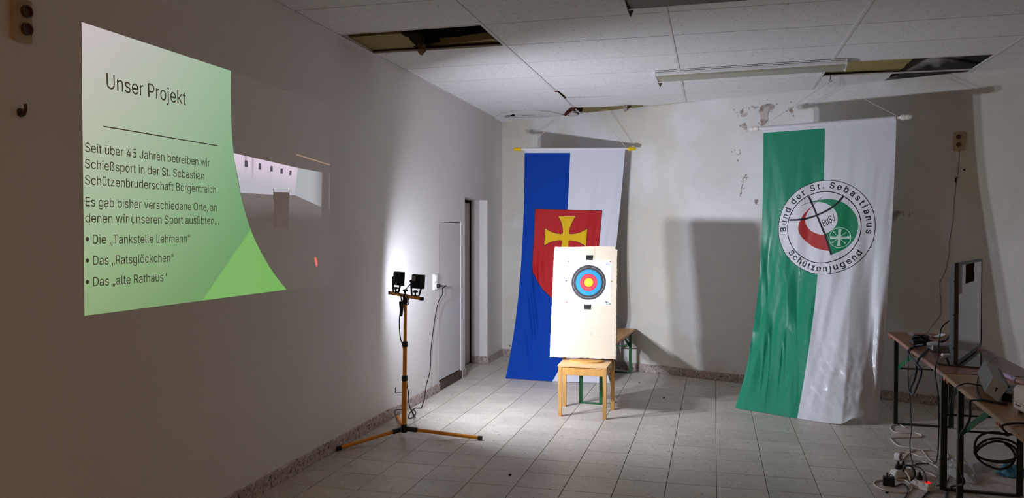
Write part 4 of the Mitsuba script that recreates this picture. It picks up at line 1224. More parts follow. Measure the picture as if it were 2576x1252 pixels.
# the paper target, printed rings, and what holds it
t_up = 0.0
PC = np.array([0.038, 0.667])             # centre of the paper on the board
tp = thing('paper_target', 'square paper archery target with yellow, red, blue and black rings on the foam board', 'target')
sheet = Polygon([(-0.198, -0.198), (0.200, -0.200), (0.203, 0.195), (0.199, 0.203), (-0.196, 0.200)])
put(tp, 'sheet', frame(extr(sheet, 0.0006), onboard(PC[0], PC[1], 0.0008), bx, bu, bn), 'paper', False)


def printed(parent, name, poly, mat, layer, label=None):
    return put(parent, name, frame(extr(poly, 0.0002), onboard(PC[0], PC[1], 0.0014 + 0.00035 * layer), bx, bu, bn), mat, False, label=label)


c0 = Point(0.0, 0.0)
u = 0.0384
for k, (ri, ro, mat, nm) in enumerate(((3.0, 4.0, 'ink_ring', 'black_ring'), (2.0, 3.0, 'ink_blue', 'blue_ring'), (1.0, 2.0, 'ink_red', 'red_ring'))):
    a = c0.buffer(ro * u, 40).difference(c0.buffer(ri * u, 40))
    printed(tp, nm, a, mat, 0)
printed(tp, 'yellow_centre', c0.buffer(u, 40), 'ink_yellow', 0)
for r, mat in ((5.0, 'ink_grey'), (4.5, 'ink_grey'), (3.55, 'paper'), (2.5, 'ink_grey'), (1.5, 'ink_grey'), (0.5, 'ink_grey'), (0.27, 'ink_grey')):
    w = 0.0007 if r > 4.2 else 0.0006
    printed(tp, 'line_ring', c0.buffer(r * u + w, 40).difference(c0.buffer(r * u - w, 40)), mat, 1)
bxm = [sbox(0.150 + 0.009 * i, 0.158, 0.156 + 0.009 * i, 0.164) for i in range(3)] + [sbox(0.150 + 0.009 * i, 0.167, 0.156 + 0.009 * i, 0.170) for i in range(3)] + [sbox(0.147, 0.155, 0.179, 0.174).difference(sbox(0.148, 0.156, 0.178, 0.173))]
printed(tp, 'small_print', unary_union(bxm), 'ink_grey', 0)
lg = unary_union([Polygon([(0.147, -0.152), (0.158, -0.168), (0.166, -0.166), (0.170, -0.172), (0.162, -0.176), (0.154, -0.172)]), Point(0.171, -0.180).buffer(0.0125, 16).difference(Point(0.171, -0.180).buffer(0.0095, 16)), LineString([(0.140, -0.176), (0.182, -0.178)]).buffer(0.0011)])
printed(tp, 'logo', lg, 'ink_ring', 0, label='small dark bow and arrow mark')
for x, y, mat, col in ((-0.188, 0.185, 'ink_red', 'red'), (0.188, 0.185, 'ink_red', 'red'), (-0.194, -0.180, 'ink_red', 'red'), (0.190, -0.187, 'satin_green', 'green'), (-0.203, 0.013, 'tape_black', 'black'), (0.200, 0.010, 'flag_gold', 'yellow')):
    where = {(-1, 1): 'upper left', (1, 1): 'upper right', (-1, -1): 'lower left', (1, -1): 'lower right'}[(1 if x > 0 else -1, 1 if y > 0 else -1)]
    lab = f'{col} push pin at the {where} corner of the paper target' if abs(y) > 0.1 else f'{col} push pin at the {"right" if x > 0 else "left"} edge of the paper target'
    pin = put(None, 'push_pin', frame(lathe([(0, 0.0), (0.0045, 0.0), (0.0045, 0.003), (0.003, 0.008), (0, 0.009)], 12), onboard(PC[0] + x, PC[1] + y, 0.0016), bx, bu, bn), mat, 30, label=lab, category='pin', group='pins round the paper target')
for x0, x1, y0, y1, lab in ((-0.029, 0.030, 0.200, 0.243, 'black tape square above the paper target'), (-0.035, 0.024, -0.237, -0.195, 'black tape square below the paper target')):
    q = Polygon([(x0 + 0.002, y0), (x1 - 0.001, y0 - 0.001), (x1 + 0.002, y1), (x0, y1)])
    put(None, 'tape_square', frame(extr(q, 0.002), onboard(PC[0], PC[1], 0.0022), bx, bu, bn), 'tape_black', False, label=lab, category='tape', group='tape squares on the foam board')
# ---------------------------------------------------------------- folding bench and tables
def folding(name, label, category, group, left_far, left_near, W, H, legs, span, top_mat, leg_mat, brace_mat, batten_mat, thick=0.026):
    """top between its left edge's far and near corners, W wide to the right; legs: distances of the leg frames from the far end"""
    a, b = np.array([*left_far, 0.0]), np.array([*left_near, 0.0])
    L = np.linalg.norm(b - a)
    d = (b - a) / L                        # towards the camera
    r = np.array([-d[1], d[0], 0.0])
    if r[0] < 0:
        r = -r
    k = thing(name, label, category, group)
    z = np.array([0, 0, 1.0])
    mid = (a + b) / 2 + r * W / 2
    top = extr(sbox(-L / 2, -W / 2, L / 2, W / 2).buffer(-0.012).buffer(0.012, 4), thick - 0.006, -(thick - 0.003))
    top2 = extr(sbox(-L / 2 + 0.003, -W / 2 + 0.003, L / 2 - 0.003, W / 2 - 0.003), thick, -thick)
    put(k, 'top', frame(cat(top, top2), mid + z * H, d, np.cross(z, d), z), top_mat, False)
    for q in (0.045, L * 0.5, L - 0.045):
        put(k, 'batten', bar(a + d * q + r * 0.012 + z * (H - thick - 0.012), a + d * q + r * (W - 0.012) + z * (H - thick - 0.012), 0.055, 0.024), batten_mat, False)
    inset = (W - span) / 2
    for q, sgn in legs:
        p0, p1 = a + d * q + r * inset, a + d * q + r * (W - inset)
        hz = H - thick - 0.004
        for p, s in ((p0, 1), (p1, -1)):
            sec = Polygon([(0, 0), (0.034 * s, 0), (0.034 * s, 0.004), (0.004 * s, 0.004), (0.004 * s, 0.034), (0, 0.034)])
            leg = frame(extr(sec, hz - 0.004), p + z * 0.004 - r * 0.017 * s, r, d * sgn, z)
            leg.fix_normals()
            put(k, 'leg', leg, leg_mat, False)
        put(k, 'foot_bar', bar(p0 + z * 0.008, p1 + z * 0.008, 0.028, 0.012), leg_mat, False)
        put(k, 'cross_rod', rod(p0 + z * (H * 0.62), p1 + z * (H * 0.62), 0.006, 10), leg_mat, 40)
        put(k, 'head_bar', bar(p0 + z * (hz - 0.016), p1 + z * (hz - 0.016), 0.03, 0.028), leg_mat, False)
        for p in (p0, p1):
            lo = p + z * (H * 0.60) + r * 0.0
            hi = p + (r if p is p0 else -r) * (span / 2 - 0.03) + d * sgn * (0.33 * H) + z * (H - thick - 0.014)
            put(k, 'brace', bar(lo, hi, 0.005, 0.032, up=(0, 0, 1)), brace_mat, False)
    return k


folding('bench', 'narrow folding bench with brown top and green legs, behind the target chair', 'bench', None, (-1.108, 8.925), (-1.212, 7.035), 0.25, 0.482, ((0.115, 1), (1.800, -1)), 0.185, 'bench_wood', 'steel_green', 'steel_green', 'batten_red', 0.024)
folding('folding_table', 'red-brown folding table carrying the television, left end near the green and white banner', 'table', None, (1.384, 7.060), (1.2865, 5.032), 0.50, 0.740, ((0.105, 1), (1.825, -1)), 0.40, 'table_red', 'steel_dark', 'steel_green', 'batten_red')
folding('folding_table', 'orange-brown folding table nearest the camera at the right edge, under the white device', 'table', None, (1.2815, 5.022), (1.148, 2.850), 0.50, 0.740, ((0.20, 1), (1.97, -1)), 0.40, 'table_orange', 'steel_dark', 'steel_green', 'batten_red')
TZ = 0.7405
Z3 = np.array([0, 0, 1.0])

# ---------------------------------------------------------------- television
tv = thing('television', 'flat black television seen nearly edge-on, standing on the red-brown table', 'television')
tn, tfar = np.array([1.422, 5.257, 0.0]), np.array([1.820, 6.174, 0.0])
td = (tfar - tn) / np.linalg.norm(tfar - tn)
tnr = np.array([td[1], -td[0], 0.0])          # the way the screen faces
TW = np.linalg.norm(tfar - tn)
t0, t1 = 0.757, 1.370
tc = (tn + tfar) / 2 + Z3 * (t0 + t1) / 2
TH = t1 - t0
rim = sbox(-TW / 2, -TH / 2, TW / 2, TH / 2)
put(tv, 'bezel', frame(extr(rim.buffer(-0.006).buffer(0.006, 3).difference(sbox(-TW / 2 + 0.016, -TH / 2 + 0.022, TW / 2 - 0.016, TH / 2 - 0.016)), 0.022, -0.022), tc, td, Z3, tnr), 'plastic_black', False)
put(tv, 'screen', frame(extr(sbox(-TW / 2 + 0.014, -TH / 2 + 0.020, TW / 2 - 0.014, TH / 2 - 0.014), 0.004, -0.007), tc, td, Z3, tnr), 'tv_screen', False)
bk = hull([tc + td * (x * (TW / 2 - i)) + Z3 * (y * (TH / 2 - j)) - tnr * w for x in (-1, 1) for y in (-1, 1) for i, j, w in ((0.002, 0.002, 0.020), (0.010, 0.012, 0.036), (0.09, 0.10, 0.062))])
put(tv, 'back_shell', bk, 'tv_back', False)
for z in (0.10, 0.30, 0.50):
    put(tv, 'port', frame(lathe([(0, 0), (0.006, 0), (0.006, 0.004), (0, 0.004)], 10), tn + td * 0.004 - tnr * 0.022 + Z3 * (t0 + z), tnr, Z3, -td), 'plastic_black', 30)
put(tv, 'stand_neck', bar(tc - Z3 * TH / 2 - tnr * 0.02 - Z3 * 0.004, tc - Z3 * TH / 2 - tnr * 0.02 + Z3 * 0.04, 0.16, 0.03, up=tnr), 'plastic_black', False)
put(tv, 'stand_foot', frame(extr(sbox(-0.36, -0.13, 0.36, 0.13).buffer(-0.03).buffer(0.03, 5), 0.010), tn + td * 0.40 + Z3 * TZ, td, np.cross(Z3, td), Z3), 'tv_screen', False)
put(tv, 'sticker', frame(extr(sbox(-0.17, -0.065, 0.17, 0.065), 0.001), tn + td * 0.46 + Z3 * (t1 - 0.072) - tnr * 0.0025, td, Z3, tnr), 'screen_brown', False, label='dark brown rectangle on the screen')  # dark brown rectangle set on the screen
put(tv, 'sticker', frame(extr(sbox(-0.05, -0.09, 0.05, 0.09), 0.001), tn + td * 0.085 + Z3 * (t1 - 0.100) - tnr * 0.0025, td, Z3, tnr), 'label_grey', False, label='pale grey rectangle on the screen')

# ---------------------------------------------------------------- small things on the red-brown table
def flat_box(name, label, category, c, size, yaw, mat, group=None, b=0.004):
    return put(None, name, mv(rotz(cbox(size, b), yaw), c[0], c[1], c[2] + size[2] / 2), mat, False, label=label, category=category, group=group)


P = np.array((1.4592, 6.2559, 0.741))
k = thing('black_receiver', 'flat black box with a coiled cable on top, on the red-brown table', 'electronic box')
put(k, 'case', mv(rotz(cbox((0.135, 0.10, 0.036), 0.004), 0.02), P[0], P[1] + 0.04, TZ + 0.019), 'plastic_black', False)
put(k, 'cable_coil', tube([P + [0.0 + 0.05 * math.cos(t) * (1 + 0.1 * math.sin(3 * t)), 0.04 + 0.04 * math.sin(t), 0.044 + 0.010 * (t / 6) + 0.012 * math.sin(2 * t)] for t in np.linspace(0, 4 * math.pi, 26)], 0.006, 7, 3), 'cable_black', True)
P = np.array((1.5125, 5.913, 0.741))
k = thing('silver_player', 'flat silver box with a round dial on the red-brown table, behind the television', 'electronic box')
put(k, 'case', mv(rotz(cbox((0.17, 0.16, 0.044), 0.003), -0.02), P[0] + 0.015, P[1] + 0.08, TZ + 0.022), 'silver_box', False)
put(k, 'dial', frame(lathe([(0, 0.004), (0.009, 0.004), (0.010, 0), (0.014, 0), (0.014, 0.002), (0.0, 0.002)], 16), P + [-0.045, -0.002, 0.022], [1, 0, 0], [0, 0, 1.0], [0, -1.0, 0]), 'steel', 30)
k = thing('clear_package', 'crumpled clear plastic package on top of the silver box', 'package')
prn = np.random.default_rng(8)


def crumple(poly, z, amp, seed, size=0.02, flat=0.0):
    V, F = tri2d(poly)
    v, f = trimesh.remesh.subdivide_to_size(np.column_stack([V, np.zeros(len(V))]), F, size, max_iter=12)
    m = trimesh.Trimesh(v, f)
    m.merge_vertices()
    v = np.asarray(m.vertices).copy()
    n1 = vnoise(v * 11 + seed, seed)
    n2 = np.abs(vnoise(v * 26 + seed, seed + 1) - 0.5) * 2
    edge = np.array([poly.exterior.distance(Point(p[0], p[1])) for p in v])
    v[:, 2] = z + amp * (0.55 * n1 + 0.45 * n2) * np.clip(edge / 0.05 + 0.15, 0, 1)
    return trimesh.Trimesh(v, m.faces)


put(k, 'film', crumple(sbox(P[0] - 0.07, P[1] + 0.0, P[0] + 0.11, P[1] + 0.15), TZ + 0.046, 0.035, 2, 0.015), 'bag_clear', False)
P = np.array((1.4789, 5.707, 0.741))
flat_box('white_adapter', 'small white adapter in front of the silver box', 'adapter', (P[0], P[1] + 0.02, TZ), (0.055, 0.035, 0.018), 0.05, 'plastic_white', b=0.006)
for i, (px, ang, lab) in enumerate((((1.5413, 6.731, 0.741), -0.75, 'curled white paper slip nearest the left corner of the red-brown table'), ((1.6673, 6.7633, 0.741), 0.5, 'curled white paper slip beside the clear package'))):
    t = np.linspace(-1, 1, 12)
    V = np.array([(0.075 * a, 0.03 * b, 0.004 + 0.028 * a * a * (1 if i == 0 else 0.8)) for a in t for b in (-1, 1)])
    F = np.array([q for j in range(11) for q in ((2 * j, 2 * j + 2, 2 * j + 3), (2 * j, 2 * j + 3, 2 * j + 1))])
    put(None, 'paper_slip', mv(rotz(trimesh.Trimesh(V, F, process=False), ang), px[0], px[1], TZ), 'paper', True, label=lab, category='paper', group='paper slips on the table')

# ---------------------------------------------------------------- things on the near table's end
k = thing('marker_pen', 'lilac and pink marker pen lying on the red-brown table at the right edge', 'pen')
a, b, c = np.array((1.5865, 5.0042, 0.752)), np.array((1.5909, 4.8172, 0.752)), np.array((1.6025, 4.6136, 0.752))
put(k, 'cap', frame(lathe([(0, 0), (0.009, 0.001), (0.0115, 0.008), (0.0115, np.linalg.norm(b - a)), (0, np.linalg.norm(b - a))], 18), a, *(lambda d: (np.cross(d, Z3) / np.linalg.norm(np.cross(d, Z3)), np.cross(d, np.cross(d, Z3) / np.linalg.norm(np.cross(d, Z3))), d))((b - a) / np.linalg.norm(b - a))), 'pen_lilac', 40)
put(k, 'barrel', rod(b + (c - b) * 0.06, c, 0.0115, 18), 'pen_pink', 40)
put(k, 'band', rod(b, b + (c - b) * 0.06, 0.0117, 18), 'plastic_black', 40)

k = thing('grey_case', 'long grey metal case with a keyhole slot in its pale end, tilted on the tables', 'case')
q0, q1, q2, q3 = (np.array(v) for v in ((1.2876, 4.1989, 0.8663), (1.362, 4.2274, 0.8171), (1.3085, 4.1916, 0.7473), (1.2428, 4.1655, 0.7984)))
far_c = np.array((1.4147, 4.7478, 0.8682))
ld = far_c - q0
drop = -0.0
put(k, 'body', hull([q + ld * t for q in (q0, q1, q2, q3) for t in (0.012, 1.0)]), 'case_grey', False)
put(k, 'end_plate', hull([q + ld * t for q in (q0, q1, q2, q3) for t in (0.0, 0.012)]), 'grey_plate', False)
fcen = (q0 + q1 + q2 + q3) / 4
fx_, fy_ = (q1 - q0) / np.linalg.norm(q1 - q0), (q0 - q3) / np.linalg.norm(q0 - q3)
fz_ = np.cross(fx_, fy_)
fz_ = fz_ if fz_ @ (EYE - fcen) > 0 else -fz_
slot = unary_union([Point(0, 0.006).buffer(0.005, 10), LineString([(0, 0.006), (0, -0.012)]).buffer(0.0028)])
put(k, 'keyhole', frame(extr(slot, 0.0012), fcen + fz_ * 0.0008, fx_, np.cross(fz_, fx_), fz_), 'tape_black', False)
put(k, 'rubber_edge', bar(q1 + ld * 0.02 + fx_ * 0.004, q1 + ld * 0.98 + fx_ * 0.004, 0.010, 0.010), 'plastic_black', False)  # dark strip along one long edge of the case
put(None, 'power_brick', hull([np.array(v) + Z3 * s for v in ((1.345, 4.2595, 0.741), (1.3783, 4.2309, 0.741), (1.4749, 4.4689, 0.741), (1.4539, 4.5258, 0.741)) for s in (0.0, 0.040)]), 'plastic_black', False, label='added black block standing in for the shadow beside the grey case', category='adapter')  # black block added in place of the shadow beside the case

k = thing('white_device', 'white box-shaped device on the orange-brown table, cut by the right edge of the picture', 'device')
pj = np.array((1.3169, 4.0313, 0.741))
pc = pj + np.array([0.137, -0.112, 0.014 + 0.052])
pxd, pyd = np.array([0.998, 0.06, 0]), np.array([-0.06, 0.998, 0])
put(k, 'body', frame(cat(cbox((0.27, 0.22, 0.104), 0.010)), pc, pxd, pyd, Z3), 'plastic_white', False)
put(k, 'top_lid', frame(cbox((0.25, 0.20, 0.006), 0.003), pc + Z3 * 0.0545, pxd, pyd, Z3), 'plastic_white', False)
for y in (0.03, 0.05, 0.07):
    put(k, 'vent_slot', frame(cbox((0.002, 0.014, 0.006), 0.0005), pc - pxd * 0.1352 + pyd * y - Z3 * 0.026, pxd, pyd, Z3), 'tape_black', False)
put(k, 'side_seam', frame(cbox((0.2715, 0.2215, 0.003), 0.0005), pc - Z3 * 0.014, pxd, pyd, Z3), 'label_grey', False)
for sx, sy in ((-1, -1), (-1, 1), (1, -1), (1, 1)):
    put(k, 'foot', mv(lathe([(0, 0), (0.010, 0), (0.010, 0.016), (0, 0.016)], 14), *(pj + np.array([0.137, -0.112, 0.0]) + pxd * 0.11 * sx + pyd * 0.085 * sy)), 'plastic_black', 30)

# ---------------------------------------------------------------- cables over the table edges
def cable(label, pts, r, mat, sides=7, n=6, group=None, name='cable'):
    return put(None, name, tube(pts, r, sides, n), mat, True, label=label, category='cable', group=group)


cable('thick blue-black cable from the television looping over the red-brown table edge', [tn + td * 0.30 - tnr * 0.065 + Z3 * 0.97, (1.5587, 5.991, 0.83), (1.5125, 6.0325, 0.79), (1.468, 6.0755, 0.752), (1.3571, 5.7748, 0.75), (1.29, 5.6076, 0.7358), (1.288, 5.6595, 0.6937), (1.288, 5.672, 0.6341), (1.288, 5.7187, 0.5759), (1.288, 5.8254, 0.5), (1.288, 5.8402, 0.4756), (1.286, 5.7709, 0.4729), (1.284, 5.6977, 0.4978), (1.284, 5.616, 0.5656), (1.284, 5.5271, 0.6433), (1.286, 5.5472, 0.6783), (1.29, 5.6832, 0.6953), (1.315, 5.9726, 0.7029), (1.333, 6.1093, 0.7114), (1.3226, 5.9929, 0.75), (1.3862, 6.1299, 0.75), (1.393, 5.9297, 0.786)], 0.0072, 'cable_blue', 8)
cable('thin black cable from the back of the television down past the table end', [tn + td * 0.42 - tnr * 0.062 + Z3 * 1.02, (1.4656, 5.6817, 0.9652), (1.4273, 5.6403, 0.9325), (1.4065, 5.5926, 0.8811), (1.3856, 5.5347, 0.8319), (1.3724, 5.4888, 0.7723), (1.255, 5.0678, 0.7799), (1.255, 5.0789, 0.7338), (1.255, 5.0495, 0.6785), (1.255, 5.02, 0.6355), (1.26, 5.0211, 0.5755), (1.27, 5.0483, 0.4543), (1.28, 5.0988, 0.2789), (1.285, 5.134, 0.2226), (1.4437, 5.8249, 0.006), (1.3895, 5.8015, 0.006), (1.3278, 5.7762, 0.006), (1.2905, 5.7291, 0.006), (1.2162, 5.6425, 0.02), (1.1599, 5.5556, 0.02), (1.1057, 5.4625, 0.02), (1.059, 5.3318, 0.03), (1.0356, 5.2021, 0.05)], 0.0040, 'cable_black')
cable('thin black cable hanging straight down from the red-brown table to the power strips', [(1.44, 6.1292, 0.752), (1.3386, 5.997, 0.75), (1.318, 6.0053, 0.7148), (1.3, 5.9488, 0.6756), (1.295, 5.9154, 0.5299), (1.29, 5.8432, 0.4345), (1.285, 5.7941, 0.3367), (1.28, 5.7453, 0.2353), (1.27, 5.741, 0.1611), (1.2937, 5.8223, 0.05), (1.2678, 5.6612, 0.05), (1.2277, 5.4701, 0.06), (1.2113, 5.3962, 0.055)], 0.0032, 'cable_black')
cable('hair-thin black cable looped under the red-brown table', [(1.3, 5.5088, 0.7031), (1.33, 5.7784, 0.6311), (1.33, 5.9512, 0.5746), (1.33, 6.0296, 0.5303), (1.33, 6.0156, 0.4715), (1.33, 5.9458, 0.4379), (1.33, 5.9226, 0.4206)], 0.0022, 'cable_black')
cable('black cable from the orange-brown table edge down along its leg to the floor', [(1.3355, 4.1501, 0.748), (1.2934, 4.1754, 0.748), (1.2472, 4.219, 0.748), (1.215, 4.2684, 0.7343), (1.2, 4.2334, 0.7271), (1.2, 4.231, 0.6582), (1.2, 4.2913, 0.6015), (1.21, 4.4159, 0.5241), (1.215, 4.4469, 0.4251), (1.22, 4.4394, 0.3401), (1.225, 4.41, 0.3046), (1.225, 4.403, 0.2926), (1.225, 4.4484, 0.2664), (1.4043, 5.2971, 0.006), (1.3449, 5.16, 0.006), (1.3006, 5.0043, 0.006)], 0.0058, 'cable_black', 8)
cable('thin black cable arching over the edge of the orange-brown table', [(1.3813, 4.5993, 0.744), (1.3479, 4.6258, 0.75), (1.2949, 4.6253, 0.756), (1.2409, 4.5652, 0.752), (1.255, 4.7018, 0.71), (1.25, 4.7115, 0.6906), (1.255, 4.758, 0.6295), (1.27, 4.8412, 0.5022)], 0.0034, 'cable_black')
cable('black cable arching from the television foot onto the orange-brown table', [(1.5564, 5.1173, 0.752), (1.504, 4.9851, 0.79), (1.4801, 4.9591, 0.8), (1.4414, 4.8948, 0.78), (1.392, 4.7782, 0.752), (1.3262, 4.5636, 0.746), (1.2763, 4.3723, 0.746), (1.2556, 4.2593, 0.746)], 0.0042, 'cable_black')
ce = np.array((1.1699, 3.6778, 0.735))
loop = []
crng = np.random.default_rng(4)
for t in np.linspace(0, 2 * math.pi * 3, 46):
    k_ = t / (2 * math.pi)
    rx, rz = 0.078 + 0.012 * math.sin(1.3 * k_ + 1) + 0.006 * math.sin(2.2 * t), 0.052 + 0.008 * math.cos(2.1 * k_)
    loop.append(ce + np.array([-0.034 + rx * math.cos(t + 1.0), -0.022 + 0.012 * math.sin(2 * t + k_), -0.085 - 0.012 * (k_ - 1) + rz * math.sin(t + 1.0)]))
cable('coil of black cable hanging from the edge of the orange-brown table', [(1.3044, 3.7505, 0.746), (1.2417, 3.7403, 0.748), (1.1949, 3.6968, 0.752), ce + np.array([-0.012, -0.012, 0.010])] + loop, 0.0047, 'cable_black', 7, 4)

# ---------------------------------------------------------------- on the floor under the tables
WHITE = 'white cables on the floor'
cable('white flex by the far leg of the red-brown table', [(1.6856, 8.0518, 0.01), (1.5716, 7.7902, 0.006), (1.4981, 7.5352, 0.006), (1.4654, 7.2747, 0.006), (1.4568, 7.066, 0.006), (1.4639, 6.9277, 0.006), (1.4797, 6.8371, 0.006)], 0.0042, 'cable_white', group=None)
cable('white flex zigzagging over the floor between the table legs', [(1.439, 6.9213, 0.006), (1.3988, 6.8973, 0.006), (1.3664, 6.808, 0.006), (1.3564, 6.7006, 0.006), (1.3801, 6.6491, 0.006), (1.4459, 6.6533, 0.006), (1.5041, 6.6619, 0.006), (1.5366, 6.6327, 0.006), (1.5392, 6.584, 0.006), (1.5039, 6.5384, 0.006), (1.415, 6.5096, 0.006), (1.3236, 6.4681, 0.006), (1.2924, 6.4361, 0.006), (1.2923, 6.3538, 0.006), (1.2951, 6.2744, 0.006), (1.3153, 6.2181, 0.006), (1.3733, 6.1945, 0.006), (1.4348, 6.1669, 0.006), (1.5091, 6.1645, 0.006), (1.5581, 6.1452, 0.006), (1.5819, 6.0989, 0.006), (1.5754, 6.0154, 0.006), (1.5402, 5.9367, 0.006), (1.485, 5.9324, 0.006), (1.4345, 5.9493, 0.006), (1.386, 5.977, 0.006), (1.3441, 6.038, 0.006), (1.2916, 6.0558, 0.006), (1.2445, 6.0021, 0.006)], 0.0045, 'cable_white')
cable('white flex curving past the first power strip', [(1.4355, 6.1476, 0.014), (1.3882, 6.1442, 0.006), (1.315, 6.0098, 0.006), (1.2513, 5.8529, 0.006), (1.2199, 5.7391, 0.006), (1.2165, 5.6547, 0.006), (1.2487, 5.6266, 0.006), (1.2882, 5.592, 0.006), (1.3445, 5.5625, 0.006), (1.3632, 5.5155, 0.006), (1.3738, 5.4842, 0.006)], 0.0048, 'cable_white')
cable('thin white flex running diagonally between the power strips and the legs', [(1.4348, 6.1336, 0.012), (1.436, 6.0615, 0.006), (1.4317, 5.9685, 0.006), (1.43, 5.8889, 0.006), (1.4333, 5.8318, 0.006)], 0.0030, 'cable_white')
cable('short straight white flex beside the table leg', [(1.3703, 5.8445, 0.006), (1.4051, 5.8055, 0.006), (1.4265, 5.7546, 0.006), (1.4398, 5.7119, 0.006)], 0.0048, 'cable_white')
cable('white flex in a wide loop in front of the black adapter', [(1.0595, 5.3453, 0.006), (1.0154, 5.3298, 0.006), (0.9801, 5.3003, 0.006), (0.9613, 5.2469, 0.006), (0.9657, 5.1847, 0.006), (0.9924, 5.1375, 0.006), (1.0401, 5.1118, 0.006), (1.0911, 5.1061, 0.006), (1.1344, 5.1359, 0.006), (1.1649, 5.2047, 0.006), (1.1752, 5.2519, 0.014)], 0.0045, 'cable_white')
cable('short white flex leaving the first power strip', [(1.0844, 5.3219, 0.02), (1.1144, 5.3676, 0.006), (1.1415, 5.3663, 0.006), (1.1608, 5.3712, 0.006), (1.1706, 5.3328, 0.006), (1.1573, 5.2113, 0.03)], 0.0048, 'cable_white')
cable('white flex crossing from strip to strip', [(1.1757, 5.4214, 0.05), (1.1644, 5.3165, 0.06), (1.1572, 5.2324, 0.06), (1.1587, 5.2181, 0.045)], 0.0048, 'cable_white')
cable('thick black loop standing up between two plugs', [(1.1398, 5.3181, 0.075), (1.1336, 5.29, 0.1), (1.1102, 5.1609, 0.15), (1.1123, 5.0906, 0.175), (1.1372, 5.1154, 0.165), (1.1689, 5.1786, 0.13), (1.181, 5.2019, 0.1), (1.1749, 5.2031, 0.075), (1.1554, 5.1839, 0.06)], 0.0052, 'cable_black', 8)
cable('black cable dipping into the second power strip', [(1.2871, 5.6607, 0.02), (1.3006, 5.575, 0.03), (1.2796, 5.3967, 0.05), (1.241, 5.196, 0.075), (1.2255, 5.1212, 0.075)], 0.0042, 'cable_black')
cable('black cable leaving the black adapter towards the camera', [(1.0611, 5.2055, 0.012), (1.0817, 5.2301, 0.006), (1.1187, 5.2792, 0.006), (1.1435, 5.2697, 0.006), (1.1415, 5.1987, 0.006), (1.1184, 5.1019, 0.006), (1.0826, 5.0051, 0.006), (1.0489, 4.9259, 0.006)], 0.0036, 'cable_black')
cable('black cable slanting from the second power strip to the bottom edge', [(1.2959, 5.2233, 0.03), (1.2715, 5.2026, 0.008), (1.2305, 5.1306, 0.006), (1.1895, 5.0469, 0.006), (1.1463, 4.9508, 0.006)], 0.0046, 'cable_black')
cable('black cable bowed out beside the table leg', [(1.4674, 5.7651, 0.006), (1.5007, 5.7643, 0.006), (1.5032, 5.6918, 0.006), (1.4734, 5.5781, 0.006), (1.4234, 5.4385, 0.006), (1.377, 5.3534, 0.006), (1.3011, 5.2091, 0.03)], 0.0036, 'cable_black')


def power_strip(label, p, q, w, hgt, slots, plugs, switch):
    p, q = np.asarray(p, float), np.asarray(q, float)
    p[2] = q[2] = 0
    d = (q - p) / np.linalg.norm(q - p)
    L = np.linalg.norm(q - p)
    s = np.cross(Z3, d)
    k = thing('power_strip', label, 'power strip')
    c = (p + q) / 2 + s * w / 2 + Z3 * (hgt / 2 + 0.001)
    put(k, 'body', frame(cbox((L, w, hgt), 0.008), c, d, s, Z3), 'plastic_white', False)
    put(k, 'lid', frame(cbox((L - 0.016, w * 0.78, 0.008), 0.003), c + Z3 * hgt / 2, d, s, Z3), 'plastic_white', False)
    for i in range(slots):
        x = -L / 2 + 0.045 + i * (L - 0.09 - (0.04 if switch else 0)) / max(1, slots - 1)
        o = c + d * x + Z3 * (hgt / 2 + 0.004)
        put(k, 'outlet', frame(lathe([(0, 0.001), (0.0165, 0.001), (0.0172, 0.004), (0.0195, 0.004), (0.0195, 0), (0, 0)], 20), o, d, s, Z3), 'plastic_white', 30)
        if i in plugs:
            put(None, 'plug', frame(lathe([(0, 0.001), (0.0165, 0.001), (0.018, 0.010), (0.017, 0.026), (0.010, 0.036), (0.0055, 0.052), (0, 0.052)], 16), o, d, s, Z3), 'cable_black', 30, label=f'black plug in {plugs[i]}', category='plug', group='black plugs in the power strips')
    if switch:
        put(k, 'switch', frame(cbox((0.030, 0.020, 0.012), 0.004), c + d * (L / 2 - 0.028) + Z3 * (hgt / 2 + 0.008), d, s, Z3), 'led_red_glass', False, label='glowing red switch', emitter={'type': 'area', 'radiance': {'type': 'rgb', 'value': [0.75, 0.012, 0.008]}, 'sampling_weight': 0.05})
    return k


power_strip('white power strip lying behind the black adapter', (1.1139, 5.3872, 0.0), (1.254, 5.482, 0.0), 0.058, 0.046, 3, {0: 'the end outlet of the power strip behind the black adapter', 1: 'the middle outlet of the power strip behind the black adapter'}, False)
power_strip('white power strip with a red switch in front of the table leg', (1.1626, 5.2544, 0.0), (1.2445, 5.153, 0.0), 0.058, 0.044, 3, {1: 'the middle outlet of the strip with the red switch', 2: 'the outlet beside the red switch'}, True)
k = thing('black_adapter', 'cube-shaped black power adapter on the floor in front of the first power strip', 'adapter')
q = np.array((1.0448, 5.2243, 0.0))
put(k, 'case', mv(rotz(cbox((0.066, 0.05, 0.052), 0.004), -0.15), q[0], q[1] + 0.03, 0.027), 'plastic_black', False)
put(k, 'cord_neck', rod(q + [-0.005, 0.04, 0.05], q + [-0.005, 0.045, 0.075], 0.006, 10), 'cable_black', 40)
k = thing('white_plug', 'loose white plug with a black ring on the floor left of the power strips', 'plug')
q = np.array((1.2039, 5.8525, 0.0))
put(k, 'body', frame(lathe([(0, 0), (0.024, 0), (0.026, 0.006), (0.026, 0.03), (0.02, 0.036), (0, 0.036)], 22), q + Z3 * 0.027, [0.5, 0.866, 0], [0, 0, 1.0], [0.866, -0.5, 0]), 'plastic_white', 30)
put(k, 'ring', frame(trimesh.creation.torus(0.019, 0.003, 24, 8), q + np.array([0.866, -0.5, 0]) * 0.037 + Z3 * 0.027, [0.5, 0.866, 0], [0, 0, 1.0], [0.866, -0.5, 0]), 'cable_black', True)
